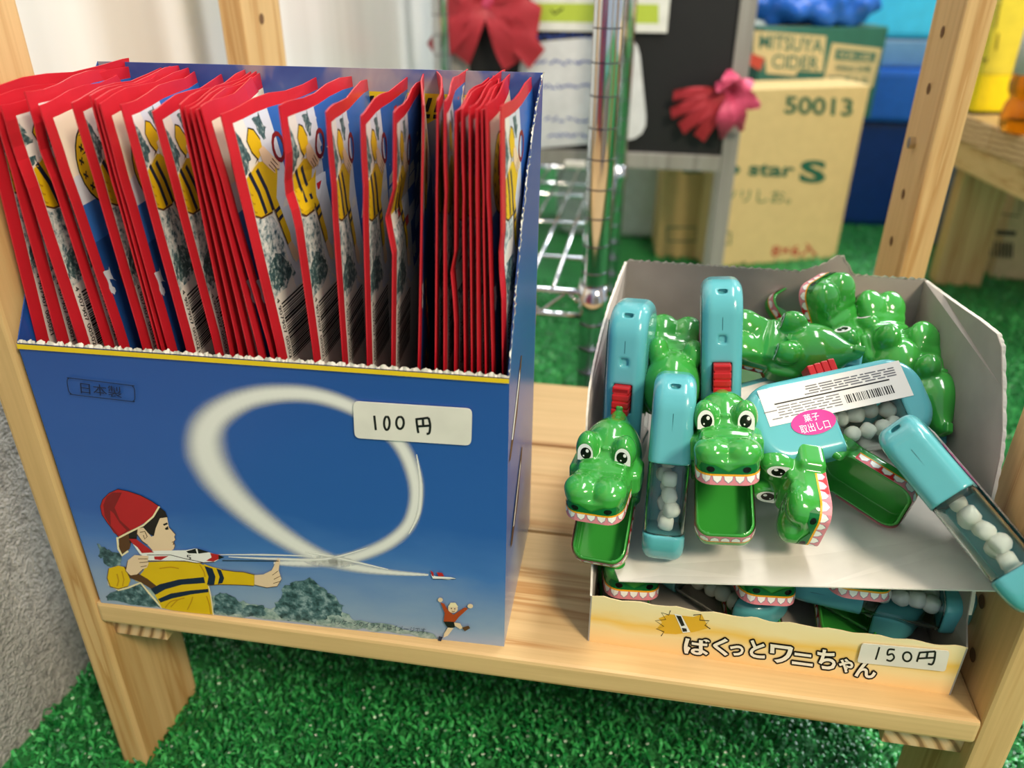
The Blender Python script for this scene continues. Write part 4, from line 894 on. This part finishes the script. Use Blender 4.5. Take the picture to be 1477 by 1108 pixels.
# lower layer, seen through the slot under the sheet
for px, py, lab in ((1012, 864, 'left of the three'), (1206, 873, 'middle of the three'), (1301, 884, 'right of the three')):
    toy('crocodile toy lying under the card sheet, its candy window ' + lab + ' showing there', (0, HW, .037), onY(px, py, .052 if px < 1300 else .036), (-.80, .60, 0) if px < 1300 else (-.985, .17, 0), (.60, .80, 0) if px < 1300 else (.17, .985, 0), head=False)
for px, py, lab in ((914, 850, 'left'), (1112, 858, 'middle'), (1246, 850, 'right')):
    toy('crocodile toy under the card sheet, %s of the three toothy snouts showing there' % lab, NOSE, onY(px, py, .034), (0, .25, .97), (.12 if lab != 'right' else .0, -.96, -.22), 30, handle=False)

# =================================================================== BACKGROUND
CHROME = plain('chrome', '#d8dade', .12, 1, var=.02); CHROMED = plain('chrome_groove', '#6a6a70', .3, 1, var=0)
rk = thing('wire_rack', 'chrome wire shelving rack standing right behind the wooden shelf', 'rack', (-.18, .62, 0))
corner = {'nr': (-.0425, .385), 'br': (-.047, .86), 'bl': (-.302, .867), 'nl': (-.336, .392)}
for k_, (x, y) in corner.items():
    b = MB(); b.tube([(x, y, 0.0), (x, y, .95)], .0118, 20); po = b.build('post', CHROME, rk, smooth=True)
    b = MB()
    for i in range(36): b.tube([(x, y, .03 + .0254 * i), (x, y, .0312 + .0254 * i)], .01195, 20)
    b.build('groove_ring', CHROMED, po, smooth=False, kind='stuff')
    b = MB(); b.lathe([(.0122, 0), (.0142, .002), (.0142, .012), (.0126, .014), (.0126, .022)], (x, y, .198), 20); b.build('collar', CHROME, rk, smooth=True)
def lerp2(a, c, t): return (corner[a][0] + (corner[c][0] - corner[a][0]) * t, corner[a][1] + (corner[c][1] - corner[a][1]) * t)
for (a_, c_) in (('nl', 'nr'), ('bl', 'br'), ('nr', 'br'), ('nl', 'bl')):
    for z in (.212, .188):
        b = MB(); b.tube([(*corner[a_], z), (*corner[c_], z)], .0030, 8); b.build('edge_rail', CHROME, rk, smooth=True)
for i in range(12):
    t = (i + .5) / 12; p0, p1 = lerp2('nl', 'nr', t), lerp2('bl', 'br', t); b = MB(); b.tube([(*p0, .2155), (*p1, .2155)], .0019, 6); b.build('deck_wire', CHROME, rk, smooth=True)
for t in (.2, .45, .7):
    p0, p1 = lerp2('nl', 'bl', t), lerp2('nr', 'br', t); b = MB(); b.tube([(*p0, .2105), (*p1, .2105)], .0026, 6); b.build('cross_wire', CHROME, rk, smooth=True)
b = MB(); zig = []
for i in range(13): q = lerp2('nl', 'nr', i / 12); zig.append((*q, .211 if i % 2 else .190))
b.tube(zig, .0018, 6); b.build('truss_wire', CHROME, rk, smooth=True)
b = MB(); q = onZ(845, 240, .214); b.box((q[0] - .03, q[1] - .012, .214), (q[0] + .0, q[1] + .0, .222), .001); b.build('label_clip', plain('clip_white', '#e8e4da', .4), rk)

# chalkboard sign
GREYW = wood('grey_painted_wood', 'Z', '#a3a19d', '#8b8986')
YB = .955; sg = thing('chalkboard_sign', 'black chalkboard sign in a grey wooden frame with papers stuck on', 'sign', (-.1, YB, 0))
xr0, xr1 = onY(1040, 222, YB)[0], onY(1064, 222, YB)[0] - .001; xl0 = onY(652, 60, YB)[0]; xl1 = xl0 + .026; zb = onY(1000, 222, YB)[2]
for x0, x1 in ((xr0, xr1), (xl0, xl1)): b = MB(); b.box((x0, YB - .010, 0), (x1, YB + .010, .95), .002); b.build('frame_stile', GREYW, sg)
b = MB(); b.box((xl1, YB - .009, zb - .024), (xr0, YB + .009, zb), .002); b.build('frame_rail', GREYW, sg)
b = MB(); b.box((xl1, YB - .003, zb), (xr0, YB + .004, .95)); b.build('board', plain('chalkboard_black', '#1b1b1d', .55), sg)
for x0 in (xl0, xr0): b = MB(); b.add([(x0, YB + .085, 0), (x0 + .022, YB + .085, 0), (x0 + .022, YB + .105, 0), (x0, YB + .105, 0), (x0, YB + .012, .93), (x0 + .022, YB + .012, .93), (x0 + .022, YB + .032, .93), (x0, YB + .032, .93)], [(0, 3, 2, 1), (4, 5, 6, 7), (0, 1, 5, 4), (1, 2, 6, 5), (2, 3, 7, 6), (3, 0, 4, 7)]); b.build('rear_leg', GREYW, sg)
pp = Plane((0, YB - .0105, 0), (0, -1, 0))
pap = MB(); pap.slab([pp.at(x, y) for x, y in rrect([(752, 62), (920, 48), (935, 200), (742, 217)], .22)], (0, -1, 0), .0008); po = pap.build('paper_notice', plain('notice_paper', '#dcdde0', .6), None); tag(po, 'white paper notice with blue handwriting on the chalkboard', 'notice')
BLUEI = ink('blue_pen', '#3a55a8'); r = random.Random(8)
for y_, x0, x1 in ((53 + 0, 775, 905), (90, 772, 880), (124, 780, 872), (172, 786, 880), (195, 790, 870)):
    x = x0; a = Art(.0001)
    while x < x1: a.stroke(BLUEI, [(x, y_ + r.uniform(-4, 4)), (x + 4, y_ + r.uniform(-4, 4)), (x + 8, y_ + r.uniform(-4, 4))], 2.6); x += r.uniform(7, 12)
    a.build('handwriting_line', pp.at, po)
pap = MB(); pap.slab([pp.at(x, y, .002) for x, y in [(768, -60), (972, -60), (962, 47), (764, 44)]], (0, -1, 0), .0008); po = pap.build('paper_flyer', plain('flyer_paper', '#e4e4de', .6), None); tag(po, 'white flyer with a lime green band at the top of the chalkboard', 'flyer')
a = Art(.0001); LIME = ink('lime', '#b7c94a'); a.poly(LIME, [(772, 4), (950, 6), (950, 34), (770, 31)]); a.stroke(BLK, [(795, 14), (800, 20), (812, 12)], 3); a.stroke(LIME, [(800, -16), (840, -14)], 4); a.build('printed_band', lambda x, y, o: pp.at(x, y, .002 + o), po)
# crepe ribbons
def ribbon_flower(name, label, c, size, spec, seed):
    r = random.Random(seed); g = thing(name, label, 'ribbon', tuple(c)); c = np.array(c)
    RM = [plain('ribbon_red', '#b3303c', .5), plain('ribbon_pink', '#cf4a6e', .5)]
    for an, ln, wd, kind_ in spec:
        d = np.array([math.cos(an), 0, math.sin(an)]); n_ = np.array([-math.sin(an), 0, math.cos(an)]); V = []; K = 9
        for i in range(K):
            t = i / (K - 1); bulge = -.022 * size * math.sin(math.pi * t) * (1.2 if kind_ else .5); wv = wd * size * (.25 + .75 * math.sin(min(1, t * 1.4) * math.pi / 2)) * (1 if not kind_ else max(.25, math.sin(math.pi * min(.95, t * .9 + .08))))
            p = c + d * ln * size * t + np.array([0, bulge - .004, -.012 * size * t * t])
            for s_ in (-1, -.33, .33, 1): V.append(p + n_ * wv / 2 * s_ + np.array([0, .003 * size * math.sin(5 * s_ + 9 * t + seed), 0]))
        Fs = [(i * 4 + j, i * 4 + j + 1, i * 4 + j + 5, i * 4 + j + 4) for i in range(K - 1) for j in range(3)]
        b = MB(); b.add(V, Fs); b.build('ribbon_loop' if kind_ else 'ribbon_tail', RM[kind_], g, smooth=True)
    V, Q = snet(lambda X, Y, Z: np.sqrt(X ** 2 + Y ** 2 + Z ** 2) - .011 * size * (1 + .18 * np.sin(330 * X) * np.sin(290 * Z)), (-.02 * size,) * 3, (.02 * size,) * 3, .0025 * size); b = MB(); b.add(V + c, Q); b.build('ribbon_knot', RM[1], g, smooth=True)
D2 = math.pi / 180
ribbon_flower('ribbon_flower', 'red and pink crepe ribbon flower tied on the right side of the chalkboard', onY(1052, 130, YB - .02), 1.0, [(178 * D2, .078, .016, 0), (196 * D2, .082, .017, 0), (215 * D2, .076, .020, 0), (238 * D2, .066, .020, 0), (268 * D2, .055, .030, 1), (300 * D2, .050, .026, 1), (350 * D2, .046, .028, 1), (40 * D2, .040, .026, 1), (95 * D2, .040, .028, 1), (130 * D2, .030, .024, 1)], 1)
ribbon_flower('ribbon_flower', 'dark red crepe ribbon flower at the top left of the chalkboard', onY(705, 2, YB - .02), 1.25, [(215 * D2, .080, .030, 0), (235 * D2, .060, .026, 0), (300 * D2, .062, .030, 0), (320 * D2, .075, .028, 0), (185 * D2, .050, .036, 0), (350 * D2, .060, .036, 0), (90 * D2, .05, .04, 0), (40 * D2, .05, .036, 0), (140 * D2, .05, .036, 0)], 2)

# cartons on the floor
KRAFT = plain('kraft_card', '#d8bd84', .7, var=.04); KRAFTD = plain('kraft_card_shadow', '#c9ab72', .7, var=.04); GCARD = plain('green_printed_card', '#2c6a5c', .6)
def carton(name, label, p0, p1, h, depth, m, z0=0, pr=None):
    # box whose front bottom edge runs p0 -> p1
    p0, p1 = np.array([p0[0], p0[1], z0]), np.array([p1[0], p1[1], z0]); d = (p1 - p0) / np.linalg.norm(p1 - p0); n = np.array([d[1], -d[0], 0]); W_ = np.linalg.norm(p1 - p0)
    g = thing(name, label, 'carton', tuple((p0 + p1) / 2 - n * depth / 2))
    R = np.stack([d, -n, [0, 0, 1]], 1)
    b = MB(); b.box((0, 0, 0), (W_, depth, h), .003, R=R, o=p0); b.build('body', m, g)
    b = MB(); b.box((0.002, depth * .49, h - .0005), (W_ - .002, depth * .51, h + .0004), 0, R=R, o=p0); b.build('tape', plain('carton_tape', '#c7a76c', .3), g)
    return g, Plane(p0 + n * .0006, n)
q0, q1 = onZ(1018, 387, 0), onZ(1205, 372, 0)
g, pl = carton('kraft_carton', 'tall kraft carton printed 50013 beside the chalkboard', q0, q1, .297, .085, KRAFT)
INKG, INKR = ink('carton_green', '#24624c'), ink('carton_red', '#b8473a')
def printed(pl_, g_, name, fill):
    a = Art(.0002); fill(a); a.build(name, pl_.at, g_)
printed(pl, g, 'printed_number', lambda a: text(a, INKG, '50013', (1131, 164), (1229, 168), (2, -26), .022))
printed(pl, g, 'printed_name', lambda a: text(a, INKG, 'p star', (1046, 258), (1144, 262), (3, -24), .028))
printed(pl, g, 'printed_letter', lambda a: text(a, INKG, 'S', (1152, 263), (1190, 265), (3, -33), .04))
printed(pl, g, 'printed_kana', lambda a: text(a, ink('carton_green_thin', '#5d7f5a'), 'ツリしお。', (1042, 291), (1140, 294), (2, -19), .005))
printed(pl, g, 'printed_count', lambda a: text(a, INKR, '8×6入', (1112, 371), (1178, 369), (2, -19), .014))
printed(pl, g, 'printed_mark', lambda a: a.stroke(INKG, [(1040, 335), (1054, 335), (1053, 352), (1039, 352), (1040, 335)], 2.2))
p_ = onY(1255, 171, 1.28); nrm = pl.n; dv = np.array([-nrm[1], nrm[0], 0]); e0 = p_ - dv * .235
g, pl = carton('cider_carton', 'green soft drink carton standing behind the kraft carton', e0, p_, onY(1284, 38, 1.28)[2] - p_[2], .065, GCARD, p_[2])
a = Art(.0002); BG = ink('carton_beige', '#cdbb8c')
a.poly(BG, [(1088, 44), (1192, 52), (1186, 104), (1150, 102), (1148, 110), (1105, 106), (1104, 84), (1086, 78)]).poly(BG, [(1200, 62), (1272, 70), (1258, 126), (1186, 122)])
text(a, GCARD, 'MITSUYA', (1094, 70), (1186, 77), (2, -21), .012); text(a, GCARD, 'CIDER', (1112, 98), (1180, 102), (2, -20), .012); a.poly(GCARD, [(1206, 70), (1264, 76), (1260, 90), (1203, 86)]); text(a, BG, 'FOR USE', (1210, 84), (1256, 88), (1, -10), .01); text(a, GCARD, '500ml 24本', (1204, 102), (1256, 105), (1, -11), .01); text(a, GCARD, 'PETボトル', (1194, 119), (1252, 122), (1, -12), .01)
a.poly(INKR, [(1082, 76), (1102, 84), (1096, 102), (1078, 92)]); a.build('printed_text', pl.at, g)
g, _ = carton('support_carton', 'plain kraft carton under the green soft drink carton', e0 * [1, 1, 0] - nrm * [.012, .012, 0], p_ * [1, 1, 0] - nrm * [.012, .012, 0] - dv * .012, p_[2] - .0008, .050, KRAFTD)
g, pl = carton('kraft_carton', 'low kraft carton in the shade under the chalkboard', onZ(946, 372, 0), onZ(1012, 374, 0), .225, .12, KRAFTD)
printed(pl, g, 'printed_frame', lambda a: a.stroke(INKG, [(962, 328), (1004, 328), (1004, 348), (962, 348), (962, 328)], 2))
printed(pl, g, 'printed_mark', lambda a: a.stroke(INKG, [(985, 246), (1012, 246)], 7))
# plastic bin
c0 = onZ(780, 346, 0); c1 = onZ(948, 346, 0)
V, Q = snet(lambda X, Y, Z: np.maximum(extr(rr2(X, Z, 0, .14, .105 + .05 * (Z - .14), .14, .024), np.abs(Y) - .075, .012), -(np.maximum(rr2(X, Z, 0, .16, .097 + .05 * (Z - .14), .15, .02), np.abs(Y) - .068))), (-.13, -.085, -.008), (.13, .085, .29), .005)
bin_ = link('plastic_bin', mesh('plastic_bin', V, Q, plain('bin_grey', '#c4ccc8', .45), smooth=True), None, ((c1[0] - .096), c1[1] + .075, 0)); tag(bin_, 'pale grey plastic bin on the turf behind the wire rack', 'bin')
# blue storage box, lid, cyan case, bag
B1, B2 = onZ(1205, 334, 0), onZ(1330, 334, 0)
sb = thing('storage_box', 'big dark blue storage box with lighter blue lid behind the cartons', 'storage box', (.48, 1.45, 0))
zl = onY(1250, 175, 1.37)[2]; zt2 = onY(1290, 100, 1.37)[2]
b = MB(); b.box((.30, 1.37, 0), (.74, 1.62, zl), .012); b.build('body', plain('bin_dark_blue', '#123a80', .4), sb)
b = MB(); b.box((.29, 1.36, zl + .0005), (.75, 1.63, zt2), .010); b.build('lid', plain('bin_blue', '#2a6fd6', .35), sb)
cy = thing('cool_box', 'pale blue and cyan cool box on top of the storage box', 'cool box', (.55, 1.45, zt2))
zc = onY(1310, 56, 1.39)[2]; b = MB(); b.box((.36, 1.39, zt2 + .0005), (.70, 1.60, zc), .006); b.build('body', plain('coolbox_greyblue', '#6fa2cf', .4), cy)
b = MB(); b.box((.36, 1.385, zc + .0005), (.70, 1.60, zc + .16), .01); b.build('lid', plain('coolbox_cyan', '#3fc0ee', .25), cy)
V, Q = snet(lambda X, Y, Z: ell(X, Y, Z, (0, 0, .028), (.115, .045, .034)) + .007 * np.sin(70 * X + 40 * Z) * np.sin(60 * Y - 55 * Z + 30 * X) + .004 * np.sin(150 * X) * np.sin(140 * Z + 90 * Y), (-.14, -.07, -.012), (.14, .07, .09), .0045)
bg = link('plastic_bag', mesh('plastic_bag', V, Q, plain('bag_blue', '#2f6fd8', .3), smooth=True), None, tuple((e0 + p_) / 2 * [1, 1, 0] - nrm * .05 + [0, 0, onY(1284, 38, 1.28)[2] + .002])); tag(bg, 'crumpled blue plastic bag on top of the green carton', 'bag')

# lumber bench on the right with bottle and yellow box
dirb = np.array([-.17, .985, 0]); dirb /= np.linalg.norm(dirb); perp = np.array([dirb[1], -dirb[0], 0]); zt = .278
far = onZ(1390, 165, zt); bn = thing('lumber_bench', 'rough bench of thick pine boards at the right behind the shelf', 'bench', (far[0] + .15, far[1] - .1, 0))
Rb = np.stack([perp, dirb, [0, 0, 1]], 1); far0 = far; far = far + dirb * .0905
for i in range(5):
    b = MB(); b.box((0, -.089 * (i + 1) + .0015, -.038), (.55, -.089 * i, 0), .003, R=Rb, o=np.array([far[0], far[1], zt])); o = b.build('board', [WX, END], bn)
    for p in o.data.polygons:
        if Vector(p.normal).dot(Vector(perp)) < -.9: p.material_index = 1
b = MB(); b.box((.004, -.44, -.076), (.042, -.012, -.0385), .002, R=Rb, o=np.array([far[0], far[1], zt])); b.build('apron', WY, bn)
lg = onZ(1345, 411, 0)
Lf = onZ(1348, 411, 0); Lr = onZ(1412, 413, 0)
b = MB(); b.box((Lf[0], Lf[1] + .002, 0), (Lr[0], Lf[1] + .040, zt - .0385), .002); b.build('leg', WZ, bn)
b = MB(); b.box((.44, -.34, -zt), (.52, -.302, -.0385), .002, R=Rb, o=np.array([far[0], far[1], zt])); b.build('leg', WZ, bn)
yb = onZ(1403, 165, zt) + dirb * .042; yb[2] = 0
YBX = plain('yellow_card', '#e0cf3a', .35); YBL = plain('yellow_bright', '#f2d800', .3)
yg = thing('yellow_box', 'yellow drink box standing on the lumber bench', 'box', (yb[0], yb[1], zt + .0005))
b = MB(); b.box((0, -.04, .0035), (.14, .02, .055), .001, R=Rb, o=np.array([yb[0], yb[1], zt])); b.build('lower_band', YBL, yg)
b = MB(); b.box((0, -.04, .0556), (.14, .02, .24), .001, R=Rb, o=np.array([yb[0], yb[1], zt])); b.build('body', YBX, yg)
b = MB(); b.box((-.004, -.045, .0006), (.145, .024, .0032), 0, R=Rb, o=np.array([yb[0], yb[1], zt])); b.build('black_base', plain('base_black', '#141310', .5), yg)
a = Art(.0002); yp = Plane(yb + [0, 0, zt] - dirb * .0408, -dirb)
text(a, BLK, 'ml', (1413, 89), (1424, 91), (.5, -9), .01); a.stroke(ink('text_olive', '#8a7c1c'), [(1442, 5), (1436, 40)], 3).stroke(ink('text_olive', '#8a7c1c'), [(1440, 48), (1436, 72)], 3); a.build('printed_text', yp.at, yg)
bc = onZ(1474, 190, zt + .0002)
bt_ = thing('amber_bottle', 'amber glass bottle with white label on the lumber bench', 'bottle', (bc[0], bc[1], zt + .0006))
AMB = plain('amber_glass', '#b5761c', .06, trans=.85, var=0, ior=1.3)
b = MB(); b.lathe([(.004, 0), (.026, 0), (.030, .006), (.0315, .020), (.0295, .034), (.0265, .040), (.0265, .044), (.0300, .050), (.0312, .060), (.0300, .070), (.0296, .150), (.026, .175), (.012, .200), (.012, .235), (.002, .236)], (bc[0], bc[1], zt + .0006), 36); b.build('glass_body', AMB, bt_, smooth=True)
b = MB(); b.lathe([(.0302, .072), (.0304, .072), (.0304, .148), (.0302, .148)], (bc[0], bc[1], zt + .0006), 36); b.build('label', plain('bottle_label', '#c9cfd2', .45), bt_, smooth=True)
g, pl = carton('kraft_carton', 'kraft carton with barcode print on the turf under the lumber bench', onZ(1428, 402, 0), onZ(1580, 410, 0), .17, .2, plain('kraft_pale', '#d2b68c', .7))
a = Art(.0002); a.stroke(ink('carton_grey', '#6d5a44'), [(1424, 308), (1430, 280), (1450, 272), (1474, 286), (1470, 312), (1426, 306)], 2.5)
a.poly(BLK, [(1412, 330), (1466, 334), (1465, 340), (1411, 337)])
for i in range(11): a.poly(BLK, [(1408 + i * 5, 346 + i * .4), (1410.5 + i * 5, 346 + i * .4), (1409.5 + i * 5, 368 + i * .4), (1407 + i * 5, 368 + i * .4)])
a.build('printed_text', pl.at, g)
mp = onZ(1358, 378, 0); b = MB(); b.box((mp[0] - .006, mp[1] + .10, 0), (mp[0] + .020, mp[1] + .13, .34), .002); o = b.build('metal_post', plain('blue_grey_metal', '#6d86a8', .35, .6)); tag(o, 'blue-grey metal post behind the lumber bench leg', 'post')
